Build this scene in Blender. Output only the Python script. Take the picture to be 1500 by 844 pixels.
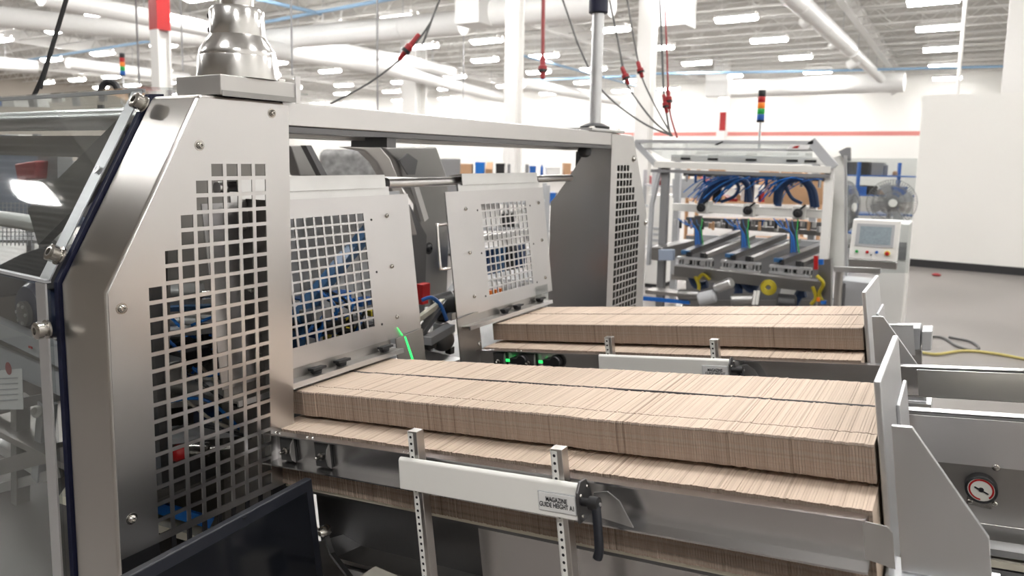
import bpy, math, random
from mathutils import Vector, Matrix, geometry

random.seed(7)
sc = bpy.context.scene
for o in list(bpy.data.objects):
    bpy.data.objects.remove(o)
COL = sc.collection

# ------------------------------------------------------------------ camera
FPX, PCY = 1030.0, 350.18
PITCH, YAW, ROLL = [math.radians(a) for a in (6.5578, 32.4348, 1.0701)]
CAM = Vector((0, 0, 1.72))
FW = Vector((-math.sin(YAW)*math.cos(PITCH), math.cos(YAW)*math.cos(PITCH), -math.sin(PITCH)))
_r = Vector((math.cos(YAW), math.sin(YAW), 0)); _u = _r.cross(FW)
RT = _r*math.cos(ROLL) + _u*math.sin(ROLL)
UP = -_r*math.sin(ROLL) + _u*math.cos(ROLL)
cd = bpy.data.cameras.new('camera'); cam = bpy.data.objects.new('camera', cd); COL.objects.link(cam)
cd.sensor_width = 36.0; cd.lens = 36.0*FPX/1500.0; cd.shift_y = -(422-PCY)/1500.0
cd.clip_start = 0.02; cd.clip_end = 300
cam.matrix_world = Matrix(((RT.x, UP.x, -FW.x, CAM.x), (RT.y, UP.y, -FW.y, CAM.y), (RT.z, UP.z, -FW.z, CAM.z), (0, 0, 0, 1)))
cd.dof.use_dof = True; cd.dof.focus_distance = 1.6; cd.dof.aperture_fstop = 4.5
sc.camera = cam

# ------------------------------------------------------------------ world, exposure
w = bpy.data.worlds.new('world'); sc.world = w; w.use_nodes = True
w.node_tree.nodes['Background'].inputs[0].default_value = (1, 0.98, 0.95, 1)
w.node_tree.nodes['Background'].inputs[1].default_value = 0.5
sc.view_settings.view_transform = 'Standard'; sc.view_settings.look = 'None'
sc.view_settings.gamma = 1.0; sc.view_settings.use_curve_mapping = False
sc.view_settings.exposure = 0.48
LAMP = 54.0          # radiance of the ceiling fixtures
sc.cycles.use_denoising = True
sc.cycles.max_bounces = 7; sc.cycles.diffuse_bounces = 4; sc.cycles.glossy_bounces = 3
sc.cycles.use_adaptive_sampling = True; sc.cycles.adaptive_threshold = .025
sc.cycles.transparent_max_bounces = 12; sc.cycles.sample_clamp_indirect = 6.0
sc.cycles.caustics_reflective = False; sc.cycles.caustics_refractive = False

# ------------------------------------------------------------------ sight-line helpers (survey of the place)
def ray(px, py): return FW + RT*((px-750)/FPX) - UP*((py-PCY)/FPX)
def ux(px, py, X): d = ray(px, py); return CAM + d*(X/d.x)
def uy(px, py, Y): d = ray(px, py); return CAM + d*(Y/d.y)
def uz(px, py, Z): d = ray(px, py); return CAM + d*((Z-CAM.z)/d.z)
def ud(px, py, D): return CAM + ray(px, py)*D

# ------------------------------------------------------------------ materials
MATS = {}
def _new(name):
    m = bpy.data.materials.new(name); m.use_nodes = True; MATS[name] = m
    return m, m.node_tree, m.node_tree.nodes['Principled BSDF']
def mat(name, col, rough=0.5, metal=0.0, var=0.0, vscale=8.0, bump=0.0, emit=0.0, coat=0.0, spec=None):
    m, nt, b = _new(name)
    b.inputs['Base Color'].default_value = (*col, 1); b.inputs['Roughness'].default_value = rough
    b.inputs['Metallic'].default_value = metal
    if coat: b.inputs['Coat Weight'].default_value = coat
    if spec is not None: b.inputs['Specular IOR Level'].default_value = spec
    if emit:
        b.inputs['Emission Color'].default_value = (*col, 1); b.inputs['Emission Strength'].default_value = emit
    if var or bump:
        tc = nt.nodes.new('ShaderNodeTexCoord'); nz = nt.nodes.new('ShaderNodeTexNoise')
        nz.inputs['Scale'].default_value = vscale; nz.inputs['Detail'].default_value = 5
        nt.links.new(tc.outputs['Object'], nz.inputs['Vector'])
        if var:
            mx = nt.nodes.new('ShaderNodeMix'); mx.data_type = 'RGBA'
            mx.inputs['A'].default_value = (*[c*(1-var) for c in col], 1)
            mx.inputs['B'].default_value = (*[min(1, c*(1+var)) for c in col], 1)
            nt.links.new(nz.outputs['Fac'], mx.inputs['Factor']); nt.links.new(mx.outputs['Result'], b.inputs['Base Color'])
        if bump:
            bp = nt.nodes.new('ShaderNodeBump'); bp.inputs['Strength'].default_value = bump; bp.inputs['Distance'].default_value = 0.002
            nt.links.new(nz.outputs['Fac'], bp.inputs['Height']); nt.links.new(bp.outputs['Normal'], b.inputs['Normal'])
    return m
def steel(name, col=(.63, .61, .59), rough=.26, stretch=(1, 1, 1), amp=.10, bump=0, big=.08, an=0, tg=(0, 0, 1)):
    """brushed stainless: fine grain stretched along one axis plus broad cloudy wear"""
    m, nt, b = _new(name); L = nt.links
    b.inputs['Metallic'].default_value = 1.0
    tc = nt.nodes.new('ShaderNodeTexCoord'); mp = nt.nodes.new('ShaderNodeMapping')
    mp.inputs['Scale'].default_value = stretch
    n1 = nt.nodes.new('ShaderNodeTexNoise'); n1.inputs['Scale'].default_value = 1.0; n1.inputs['Detail'].default_value = 6
    n2 = nt.nodes.new('ShaderNodeTexNoise'); n2.inputs['Scale'].default_value = 5.0; n2.inputs['Detail'].default_value = 3
    L.new(tc.outputs['Object'], mp.inputs['Vector']); L.new(mp.outputs['Vector'], n1.inputs['Vector']); L.new(tc.outputs['Object'], n2.inputs['Vector'])
    mr = nt.nodes.new('ShaderNodeMapRange'); mr.inputs['To Min'].default_value = rough-amp; mr.inputs['To Max'].default_value = rough+amp
    mx0 = nt.nodes.new('ShaderNodeMath'); mx0.operation = 'ADD'
    h = nt.nodes.new('ShaderNodeMath'); h.operation = 'MULTIPLY'; h.inputs[1].default_value = .5
    L.new(n1.outputs['Fac'], mx0.inputs[0]); L.new(n2.outputs['Fac'], mx0.inputs[1]); L.new(mx0.outputs[0], h.inputs[0])
    L.new(h.outputs[0], mr.inputs['Value']); L.new(mr.outputs['Result'], b.inputs['Roughness'])
    mx = nt.nodes.new('ShaderNodeMix'); mx.data_type = 'RGBA'
    mx.inputs['A'].default_value = (*[c*(1-big) for c in col], 1); mx.inputs['B'].default_value = (*[min(1, c*(1+big)) for c in col], 1)
    L.new(n2.outputs['Fac'], mx.inputs['Factor']); L.new(mx.outputs['Result'], b.inputs['Base Color'])
    if an:
        b.inputs['Anisotropic'].default_value = an; cv = nt.nodes.new('ShaderNodeCombineXYZ')
        for i in range(3): cv.inputs[i].default_value = tg[i]
        L.new(cv.outputs[0], b.inputs['Tangent'])
    if bump:
        bp = nt.nodes.new('ShaderNodeBump'); bp.inputs['Strength'].default_value = bump; bp.inputs['Distance'].default_value = .001
        L.new(n1.outputs['Fac'], bp.inputs['Height']); L.new(bp.outputs['Normal'], b.inputs['Normal'])
    return m

steel('steel_h', col=(.66, .65, .65), stretch=(6, 6, 700), rough=.29, amp=.03, big=.03, an=.4)                    # grain running level
steel('steel_v', stretch=(700, 700, 6), rough=.28, amp=.012, big=.03, an=.4, tg=(1, 0, 0))                  # grain running upright
steel('steel_x', col=(.64, .63, .63), stretch=(5, 5, 500), rough=.27, amp=.0, big=.02, an=.4)
steel('steel_dull', col=(.40, .385, .37), rough=.40, stretch=(30, 30, 90))
steel('steel_galv', col=(.66, .66, .66), rough=.36, stretch=(22, 22, 22), amp=.12, big=.18)
steel('steel_bead', col=(.56, .55, .54), rough=.48, stretch=(400, 400, 400), amp=.05)
steel('polished', col=(.80, .79, .78), rough=.20, stretch=(3, 3, 300), amp=.03)
steel('alu', col=(.70, .71, .73), rough=.42, stretch=(60, 60, 60), amp=.06)
steel('steel_door', col=(.56, .55, .555), stretch=(6, 6, 700), rough=.30, amp=.03, big=.06, an=.4)
steel('steel_bright', col=(.82, .81, .82), rough=.40, stretch=(40, 40, 40), amp=.05, big=.05)
steel('bolt_steel', col=(.52, .50, .47), rough=.22, stretch=(300, 300, 300))
steel('darksteel', col=(.17, .17, .175), rough=.42, stretch=(80, 80, 80))
steel('midsteel', col=(.30, .295, .29), rough=.40, stretch=(60, 60, 60))
mat('navy', (.004, .006, .03), .45)
mat('black', (.012, .012, .014), .42)
mat('black_gloss', (.006, .007, .010), .12)
mat('bezel', (.013, .015, .022), .38, bump=.05, vscale=900)
mat('rubber', (.02, .02, .022), .6)
mat('white_plastic', (.90, .895, .865), .33)
mat('white_paint', (.82, .81, .79), .38, var=.02)
mat('offwhite', (.72, .71, .68), .45, var=.03)
mat('wall_white', (.84, .83, .80), .6, var=.015, vscale=.6)
mat('wall_beige', (.42, .38, .33), .65, var=.05, vscale=.5)
mat('duct_white', (.88, .88, .87), .4, var=.02)
mat('deck', (.66, .645, .615), .6, var=.06, vscale=.4)
mat('joist_paint', (.70, .69, .665), .5)
mat('red', (.42, .01, .012), .35); mat('deep_red', (.30, .015, .02), .4); mat('stripe_red', (.60, .22, .20), .5)
mat('orange', (.85, .22, .02), .35); mat('green', (.01, .35, .06), .35); mat('blue', (.01, .11, .42), .35)
mat('blue_bright', (.015, .16, .55), .3); mat('blue_dark', (.008, .035, .11), .4); mat('blue_steel', (.03, .10, .22), .4)
mat('pipe_blue', (.30, .47, .66), .4); mat('yellow', (.62, .50, .03), .4); mat('cord_yellow', (.50, .42, .14), .5)
mat('cord_grey', (.11, .11, .11), .5); mat('cord_red', (.30, .05, .05), .5); mat('cream', (.70, .66, .55), .5)
mat('tan_board', (.50, .30, .17), .7, var=.1); mat('grey_paint', (.22, .22, .23), .45); mat('grey_light', (.45, .46, .48), .45)
mat('grey_blue', (.28, .33, .42), .5); mat('wrap', (.30, .30, .30), .22, var=.75, vscale=14, bump=1.0)
mat('ink', (.01, .01, .015), .5); mat('label_white', (.80, .80, .80), .4); mat('beige_box', (.55, .53, .47), .5)
mat('motor_blue', (.02, .03, .07), .3, coat=.3); mat('belt', (.045, .045, .05), .55, bump=.3, vscale=60)
mat('led_laser_green', (.03, .9, .15), .4, emit=1.0)
mat('lens', (1.0, .982, .955), .5, emit=LAMP)
mat('deck_fill_glow', (1.0, .982, .955), .5, emit=LAMP*.06)
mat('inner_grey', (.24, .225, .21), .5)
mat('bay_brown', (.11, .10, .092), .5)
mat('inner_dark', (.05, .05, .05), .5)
mat('dial', (.78, .77, .72), .4); mat('glass_screen', (.30, .36, .40), .15, var=.25, vscale=60)

def mat_concrete():
    m, nt, b = _new('concrete'); L = nt.links
    tc = nt.nodes.new('ShaderNodeTexCoord'); n1 = nt.nodes.new('ShaderNodeTexNoise'); n1.inputs['Scale'].default_value = .55; n1.inputs['Detail'].default_value = 8
    L.new(tc.outputs['Object'], n1.inputs['Vector'])
    r = nt.nodes.new('ShaderNodeValToRGB'); r.color_ramp.elements[0].position = .3; r.color_ramp.elements[1].position = .75
    r.color_ramp.elements[0].color = (.135, .122, .113, 1); r.color_ramp.elements[1].color = (.235, .217, .205, 1)
    L.new(n1.outputs['Fac'], r.inputs['Fac']); L.new(r.outputs['Color'], b.inputs['Base Color'])
    mr = nt.nodes.new('ShaderNodeMapRange'); mr.inputs['To Min'].default_value = .22; mr.inputs['To Max'].default_value = .42
    L.new(n1.outputs['Fac'], mr.inputs['Value']); L.new(mr.outputs['Result'], b.inputs['Roughness'])
mat_concrete()
def mat_kraft(name, dark, bands):
    m, nt, b = _new(name); L = nt.links
    oi = nt.nodes.new('ShaderNodeObjectInfo'); tc = nt.nodes.new('ShaderNodeTexCoord')
    geo = nt.nodes.new('ShaderNodeNewGeometry')
    rnd = nt.nodes.new('ShaderNodeMath'); rnd.operation = 'ADD'
    L.new(oi.outputs['Random'], rnd.inputs[0]); L.new(geo.outputs['Random Per Island'], rnd.inputs[1])
    fr = nt.nodes.new('ShaderNodeMath'); fr.operation = 'FRACT'; L.new(rnd.outputs[0], fr.inputs[0])
    r = nt.nodes.new('ShaderNodeValToRGB'); e = r.color_ramp.elements
    e[0].position = 0; e[0].color = (.40, .31, .25, 1); e[1].position = 1; e[1].color = (.64, .525, .445, 1)
    x = e.new(.07); x.color = (.56, .45, .375, 1); x = e.new(.5); x.color = (.60, .488, .41, 1)
    L.new(fr.outputs[0], r.inputs['Fac'])
    mp = nt.nodes.new('ShaderNodeMapping'); mp.inputs['Scale'].default_value = (620, 5, 5)
    n = nt.nodes.new('ShaderNodeTexNoise'); n.inputs['Scale'].default_value = 1; n.inputs['Detail'].default_value = 4
    L.new(tc.outputs['Object'], mp.inputs['Vector']); L.new(mp.outputs['Vector'], n.inputs['Vector'])
    mx = nt.nodes.new('ShaderNodeMix'); mx.data_type = 'RGBA'; mx.blend_type = 'MULTIPLY'; mx.inputs['Factor'].default_value = 1
    mr = nt.nodes.new('ShaderNodeMapRange'); mr.inputs['To Min'].default_value = .74; mr.inputs['To Max'].default_value = 1.20
    L.new(n.outputs['Fac'], mr.inputs['Value']); L.new(mr.outputs['Result'], mx.inputs['B'])
    L.new(r.outputs['Color'], mx.inputs['A'])
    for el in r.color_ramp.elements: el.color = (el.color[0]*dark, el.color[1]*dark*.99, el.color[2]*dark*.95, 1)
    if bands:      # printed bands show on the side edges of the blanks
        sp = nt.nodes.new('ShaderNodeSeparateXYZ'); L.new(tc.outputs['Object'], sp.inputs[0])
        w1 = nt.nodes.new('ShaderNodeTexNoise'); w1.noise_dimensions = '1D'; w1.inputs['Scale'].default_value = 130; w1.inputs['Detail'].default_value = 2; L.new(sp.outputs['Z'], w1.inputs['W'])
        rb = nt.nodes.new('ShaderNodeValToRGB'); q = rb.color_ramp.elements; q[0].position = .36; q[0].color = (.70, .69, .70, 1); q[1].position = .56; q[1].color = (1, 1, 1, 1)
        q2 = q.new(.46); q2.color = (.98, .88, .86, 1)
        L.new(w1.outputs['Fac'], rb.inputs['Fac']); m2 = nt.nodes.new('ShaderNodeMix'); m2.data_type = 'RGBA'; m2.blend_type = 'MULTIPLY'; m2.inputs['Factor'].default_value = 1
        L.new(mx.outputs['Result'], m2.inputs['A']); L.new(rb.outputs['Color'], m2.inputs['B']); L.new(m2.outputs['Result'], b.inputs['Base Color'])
    else: L.new(mx.outputs['Result'], b.inputs['Base Color'])
    b.inputs['Roughness'].default_value = .8
mat_kraft('kraft', 1.0, False); mat_kraft('kraft_edge', .56, True)  # side-edge copy darkened: printed ink, plus shade put into the colour
def mat_clear():
    m, nt, b = _new('polycarbonate'); L = nt.links
    out = nt.nodes['Material Output']; nt.nodes.remove(b)
    tr = nt.nodes.new('ShaderNodeBsdfTransparent'); tr.inputs['Color'].default_value = (.86, .88, .88, 1)
    gl = nt.nodes.new('ShaderNodeBsdfGlossy'); gl.inputs['Roughness'].default_value = .03; gl.inputs['Color'].default_value = (1, 1, 1, 1)
    lw = nt.nodes.new('ShaderNodeLayerWeight'); lw.inputs['Blend'].default_value = .5
    pw = nt.nodes.new('ShaderNodeMath'); pw.operation = 'POWER'; pw.inputs[1].default_value = 5.0
    fr = nt.nodes.new('ShaderNodeMapRange'); fr.inputs['To Min'].default_value = .05; fr.inputs['To Max'].default_value = .6
    L.new(lw.outputs['Facing'], pw.inputs[0]); L.new(pw.outputs[0], fr.inputs['Value'])
    mx = nt.nodes.new('ShaderNodeMixShader')
    L.new(fr.outputs['Result'], mx.inputs['Fac']); L.new(tr.outputs[0], mx.inputs[1]); L.new(gl.outputs[0], mx.inputs[2]); L.new(mx.outputs[0], out.inputs['Surface'])
mat_clear()

# ------------------------------------------------------------------ mesh builder
WM = {}
class MB:
    def __init__(s, T=None): s.v = []; s.f = []; s.T = T
    def add(s, vs, fs):
        n = len(s.v)
        s.v += [(s.T @ Vector(p)) if s.T else Vector(p) for p in vs]
        s.f += [tuple(i+n for i in f) for f in fs]; return s
    def box(s, x0, x1, y0, y1, z0, z1):
        return s.add([(x, y, z) for z in (z0, z1) for y in (y0, y1) for x in (x0, x1)],
                     [(0, 2, 3, 1), (4, 5, 7, 6), (0, 1, 5, 4), (2, 6, 7, 3), (0, 4, 6, 2), (1, 3, 7, 5)])
    def prism(s, poly, vec):
        poly = [Vector(p) for p in poly]; vec = Vector(vec); n = len(poly)
        return s.add(poly + [p+vec for p in poly], [tuple(range(n))[::-1], tuple(range(n, 2*n))] + [(i, (i+1) % n, n+(i+1) % n, n+i) for i in range(n)])
    def bar(s, a, b, wd, ht, up=(0, 0, 1)):
        a, b = Vector(a), Vector(b); d = (b-a).normalized(); x = d.cross(Vector(up))
        if x.length < 1e-6: x = d.cross(Vector((1, 0, 0)))
        x.normalize(); z = x.cross(d)
        vs = [p + x*(i*wd/2) + z*(j*ht/2) for p in (a, b) for i, j in ((-1, -1), (1, -1), (1, 1), (-1, 1))]
        return s.add(vs, [(3, 2, 1, 0), (4, 5, 6, 7), (0, 1, 5, 4), (1, 2, 6, 5), (2, 3, 7, 6), (3, 0, 4, 7)])
    def lathe(s, prof, c, ax=(0, 0, 1), n=20):
        ax = Vector(ax).normalized(); c = Vector(c); t = Vector((1, 0, 0)) if abs(ax.x) < .9 else Vector((0, 1, 0))
        x = ax.cross(t).normalized(); y = ax.cross(x); vs = []; fs = []
        for r, h in prof:
            for k in range(n):
                a = 2*math.pi*k/n; vs.append(c + ax*h + (x*math.cos(a) + y*math.sin(a))*r)
        for i in range(len(prof)-1):
            for k in range(n): fs.append((i*n+k, i*n+(k+1) % n, (i+1)*n+(k+1) % n, (i+1)*n+k))
        fs.append(tuple(range(n))[::-1]); m = (len(prof)-1)*n; fs.append(tuple(range(m, m+n)))
        return s.add(vs, fs)
    def cyl(s, a, b, r, r2=None, n=16):
        a, b = Vector(a), Vector(b); return s.lathe([(r, 0), (r if r2 is None else r2, (b-a).length)], a, b-a, n)
    def tube(s, pts, r, n=8, sub=0):
        P = [Vector(p) for p in pts]
        if sub: P = smooth(P, sub)
        vs = []; fs = []; x = None
        for i, p in enumerate(P):
            d = (P[min(i+1, len(P)-1)] - P[max(i-1, 0)]).normalized()
            if x is None: x = d.cross(Vector((0, 0, 1))) if abs(d.z) < .95 else d.cross(Vector((1, 0, 0)))
            x = (x - d*x.dot(d)).normalized(); y = d.cross(x)
            vs += [p + (x*math.cos(2*math.pi*k/n) + y*math.sin(2*math.pi*k/n))*r for k in range(n)]
        for i in range(len(P)-1):
            for k in range(n): fs.append((i*n+k, i*n+(k+1) % n, (i+1)*n+(k+1) % n, (i+1)*n+k))
        m = (len(P)-1)*n; fs += [tuple(range(n))[::-1], tuple(range(m, m+n))]
        return s.add(vs, fs)
    def ball(s, c, r, n=12):
        return s.lathe([(max(1e-4, r*math.cos(a)), r*math.sin(a)) for a in [(-.5+i/8)*math.pi for i in range(9)]], c, n=n)
    def build(s, name, material, parent=None, smooth=False, bevel=0.0, label=None, cat=None, group=None, kind=None, seg=2):
        if parent is None:
            lo = [min(p[i] for p in s.v) for i in range(3)]; hi = [max(p[i] for p in s.v) for i in range(3)]
            M = Matrix.Translation(((lo[0]+hi[0])/2, (lo[1]+hi[1])/2, lo[2]))
        else: M = WM[parent]
        I = M.inverted()
        me = bpy.data.meshes.new(name); me.from_pydata([tuple(I @ p) for p in s.v], [], s.f); me.update()
        o = bpy.data.objects.new(name, me); COL.objects.link(o)
        if parent is None: o.matrix_world = M
        else: o.parent = parent
        WM[o] = M
        me.materials.append(MATS[material])
        if smooth or bevel:
            me.shade_smooth() if hasattr(me, 'shade_smooth') else None
            if not bevel:
                md = o.modifiers.new('split', 'EDGE_SPLIT'); md.split_angle = math.radians(38)
        if bevel:
            md = o.modifiers.new('bevel', 'BEVEL'); md.width = bevel; md.segments = seg; md.limit_method = 'ANGLE'; md.angle_limit = math.radians(35)
            md.harden_normals = True
        if label: o['label'] = label
        if cat: o['category'] = cat
        if group: o['group'] = group
        if kind: o['kind'] = kind
        return o
def smooth(P, sub):
    out = []
    for i in range(len(P)-1):
        p0, p1, p2, p3 = P[max(i-1, 0)], P[i], P[i+1], P[min(i+2, len(P)-1)]
        for k in range(sub):
            t = k/sub
            out.append(.5*((2*p1) + (p2-p0)*t + (2*p0-5*p1+4*p2-p3)*t*t + (-p0+3*p1-3*p2+p3)*t**3))
    out.append(P[-1]); return out
def empty(name, loc, label=None, cat=None, group=None, M=None):
    o = bpy.data.objects.new(name, None); COL.objects.link(o); o.empty_display_size = .05
    m = M if M is not None else Matrix.Translation(Vector(loc)); o.matrix_world = m; WM[o] = m
    if label: o['label'] = label
    if cat: o['category'] = cat
    if group: o['group'] = group
    return o
def dup(o, parent=None, M=None):
    c = o.copy(); COL.objects.link(c)
    if parent is not None: c.parent = parent
    else: c.matrix_world = M; c.parent = None
    WM[c] = M if M is not None else WM[parent]
    for ch in o.children: dup(ch, c)
    return c
def text(name, s, size, M, material, parent, align='CENTER', shear=0, sx=1.0):
    cu = bpy.data.curves.new(name, 'FONT'); cu.body = s; cu.size = size; cu.extrude = .0003; cu.align_x = align; cu.align_y = 'CENTER'
    cu.offset = size*.012; cu.space_line = .85
    t = bpy.data.objects.new(name, cu); COL.objects.link(t)
    me = bpy.data.meshes.new_from_object(t); bpy.data.objects.remove(t)
    A = WM[parent].inverted() @ M @ Matrix.Diagonal((sx, 1, 1, 1)); me.transform(A)
    o = bpy.data.objects.new(name, me); COL.objects.link(o); o.parent = parent; WM[o] = WM[parent]
    me.materials.clear(); me.materials.append(MATS[material]); return o
def bolt(parent, p, nrm, r=.011, h=None, material='bolt_steel', name='bolt', washer=True):
    h = h or r*.75; m = MB()
    prof = [(r*1.0, 0), (r*1.0, h*.35), (r*.86, h*.75), (r*.55, h), (r*.42, h), (r*.40, h*.55), (.0005, h*.55)]
    if washer: prof = [(r*1.45, 0), (r*1.45, h*.12), (r*1.0, h*.14)] + prof[1:]
    m.lathe(prof, p, nrm, n=14); return m.build(name, material, parent, smooth=True)
def perf(mb, P, th, left, right, vlo, vhi, brk, cols, rows, holes):
    """sheet with square holes; P(u,v) -> point, th thickness vector"""
    th = Vector(th); U = sorted({c for cc in cols for c in cc}); V = sorted({vlo, vhi, *brk, *[r for rr in rows for r in rr]})
    V = [v for v in V if vlo-1e-9 <= v <= vhi+1e-9]
    hs = {(round(cols[c][0], 5), round(rows[r][0], 5)) for r, c in holes}
    def quad(a, b, c, d): mb.add([a, b, c, d], [(0, 1, 2, 3)])
    for va, vb in zip(V, V[1:]):
        la, lb, ra, rb = left(va), left(vb), right(va), right(vb)
        mid = [u for u in U if max(la, lb)+1e-5 < u < min(ra, rb)-1e-5]
        A = [la]+mid+[ra]; B = [lb]+mid+[rb]
        for i in range(len(A)-1):
            if (round(A[i], 5), round(va, 5)) in hs: continue
            a, b, c, d = P(A[i], va), P(A[i+1], va), P(B[i+1], vb), P(B[i], vb)
            quad(a, b, c, d); quad(d+th, c+th, b+th, a+th)
        for e, f in ((P(la, va), P(lb, vb)), (P(ra, va), P(rb, vb))): quad(e, f, f+th, e+th)
    for v in (vlo, vhi): quad(P(left(v), v), P(right(v), v), P(right(v), v)+th, P(left(v), v)+th)
    for r, c in holes:
        u0, u1 = cols[c]; v0, v1 = rows[r]; q = [P(u0, v0), P(u1, v0), P(u1, v1), P(u0, v1)]
        for i in range(4): quad(q[i], q[(i+1) % 4], q[(i+1) % 4]+th, q[i]+th)

# ================================================================== THE HALL
HX0, HX1, HY0, HY1, HZ = -62.0, 6.2, -17.0, 48.0, 7.5
def struct(name, m, material, **k): return m.build(name, material, kind='structure', **k)
struct('floor', MB().box(HX0-.3, HX1+.3, HY0-.3, HY1+.3, -.3, 0), 'concrete')
wf = struct('wall_far', MB().box(HX0-.3, HX1+.3, HY1, HY1+.3, 0, HZ+.4), 'wall_white')
struct('wall_left', MB().box(HX0-.3, HX0, HY0, HY1, 0, HZ+.4), 'wall_beige')
struct('wall_right', MB().box(HX1, HX1+.3, HY0, HY1, 0, HZ+.4), 'wall_white')
struct('wall_back', MB().box(HX0-.3, HX1+.3, HY0-.3, HY0, 0, HZ+.4), 'wall_beige')
struct('trim_1', MB().box(HX0, HX1, HY1-.02, HY1, 3.48, 3.74), 'stripe_red')
deck = MB()                                       # ribbed steel roof deck
n = 280
for k in range(n):
    y0 = HY0 + (HY1-HY0)*k/n; y1 = HY0 + (HY1-HY0)*(k+.5)/n; y2 = HY0 + (HY1-HY0)*(k+1)/n
    deck.box(HX0, HX1, y0, y1, HZ, HZ+.06)
    deck.box(HX0, HX1, y1, y2, HZ+.08, HZ+.14)
ceil = struct('ceiling', deck, 'deck')
jm = MB(); jl = HX1-HX0
jm.box(HX0, HX1, -.04, .04, 7.42, 7.49).box(HX0, HX1, -.04, .04, 6.86, 6.92)
for k in range(int(jl/.6)):
    x = HX0 + k*.6; a, b = (6.9, 7.43) if k % 2 else (7.43, 6.9)
    jm.bar((x, 0, a), (x+.6, 0, b), .03, .03, up=(0, 1, 0))
j0 = None
for k in range(28):
    y = 1.2 + k*1.68
    if j0 is None:
        jm.v = [v + Vector((0, y, 0)) for v in jm.v]; j0 = jm.build('joist', 'joist_paint', ceil); jy = y
    else:
        c = dup(j0, ceil); c.location.y = y - jy
for k, x in enumerate((-50, -38.5, -27.2, -14.2, -3.6)):
    MB().box(x-.12, x+.12, HY0, HY1, 6.74, 6.80).box(x-.02, x+.02, HY0, HY1, 6.80, 7.30).box(x-.12, x+.12, HY0, HY1, 7.30, 7.36).build('girder', 'white_paint', ceil)

# white partition beside the aisle
struct('wall_partition', MB().box(-.66, HX1, 13.80, 13.95, 0, 2.90), 'wall_white')
struct('baseboard_partition', MB().box(-.665, HX1, 13.78, 13.80, 0, .13), 'rubber')

# ---- ceiling fixtures
def make_light():
    t = empty('ceiling_light', (0, 0, 6.5))
    h = MB().prism([(-.66, -.15, 6.60), (.66, -.15, 6.60), (.66, .15, 6.60), (-.66, .15, 6.60)], (0, 0, .05))
    h.box(-.66, .66, -.30, -.285, 6.50, 6.58).box(-.66, .66, .285, .30, 6.50, 6.58).box(-.675, -.66, -.30, .30, 6.50, 6.60).box(.66, .675, -.30, .30, 6.50, 6.60)
    h.prism([(-.66, -.30, 6.58), (-.66, -.15, 6.65), (-.66, -.15, 6.64), (-.66, -.29, 6.57)], (1.32, 0, 0))
    h.prism([(-.66, .30, 6.58), (-.66, .29, 6.57), (-.66, .15, 6.64), (-.66, .15, 6.65)], (1.32, 0, 0))
    h.cyl((-.5, 0, 6.64), (-.5, 0, 7.45), .01, n=6).cyl((.5, 0, 6.64), (.5, 0, 7.45), .01, n=6)
    h.build('housing', 'white_paint', t)
    l = MB(); pr = []
    for k in range(9):
        a = math.pi*k/8; pr.append((-.645, -.275*math.cos(a), 6.535-.15*math.sin(a)))
    l.prism(pr, (1.29, 0, 0)); l.build('lens', 'lens', t)
    MB().box(-.6, .6, -.12, .12, 6.651, 6.656).build('deck_fill_strip', 'deck_fill_glow', t)  # added glow, only there to brighten the roof deck
    return t
L0 = make_light(); lights = []
yr = (-3.5, 2.6, 8.3, 13.7, 19.0, 24.3, 29.0, 34.2, 39.9, 45.6)
xr = (3.9, -1.1, -6.75, -11.3, -16.85, -20.2, -26, -31, -36.2, -41.3, -47.1, -51.4, -55.7)
ORD = ('first', 'second', 'third', 'fourth', 'fifth', 'sixth', 'seventh', 'eighth', 'ninth', 'tenth', 'eleventh', 'twelfth', 'thirteenth', 'fourteenth')
for yi, y in enumerate(yr):
    for xi, x in enumerate(xr):
        if (y < 8 and x < -27) or (y < 0 and -10 < x < -3) or (y < 0 and x < -18): continue
        if x > 0 and y > 15: continue
        M = Matrix.Translation((x, y + (.9 if x < -30 and yi % 2 else 0), 6.5)); o = L0 if not lights else dup(L0, M=M)
        if not lights: o.matrix_world = M; WM[o] = M
        lights.append(o)
        o['label'] = f'white strip light, {ORD[len(yr)-1-yi]} row from the far wall, {ORD[xi]} column from the partition side'; o['category'] = 'ceiling light'; o['group'] = 'strip lights under the hall ceiling'

# ---- columns
def column(px, py, D, wd, label, red=None, zt=7.4):
    p = ud(px, py, D); h = wd/2
    t = empty('hall_column', (p.x, p.y, 0), label, 'column')
    m = MB().box(p.x-h, p.x+h, p.y-h, p.y-h*.8, 0, zt).box(p.x-h, p.x+h, p.y+h*.8, p.y+h, 0, zt).box(p.x-h*.25, p.x+h*.25, p.y-h*.8, p.y+h*.8, 0, zt)
    m.build('shaft', 'white_paint', t)
    MB().box(p.x-h*1.5, p.x+h*1.5, p.y-h*1.5, p.y+h*1.5, 0, .03).build('base_plate', 'white_paint', t)
    if red:
        MB().box(p.x-h*1.04, p.x+h*1.04, p.y-h*1.04, p.y+h*1.04, red, zt-.5).build('red_wrap', 'red', t)
    return t
column(235, 60, 13.5, .26, 'white hall column with red wrap on top, behind the polished coupling', red=ud(235, 45, 13.5).z)
column(752, 150, 17.5, .34, 'white hall column standing behind the middle of the top beam')
column(946, 120, 20, .42, 'white hall column behind the hanging power cords')
column(607, 150, 34, .85, 'wide far white column left of the centre, behind ducts')
column(1059, 165, 40, .5, 'slim far white column against the red striped wall')
column(1491, 60, 15.2, .42, 'white column behind the partition at the right edge')
p = ud(1409, 60, 16.5)
MB().cyl((p.x, p.y, 0), (p.x, p.y, 7.4), .042).build('downpipe', 'white_paint', label='thin white pipe rising behind the white partition', cat='pipe', smooth=True)
p = uy(1059, 178, 39.0)
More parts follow.
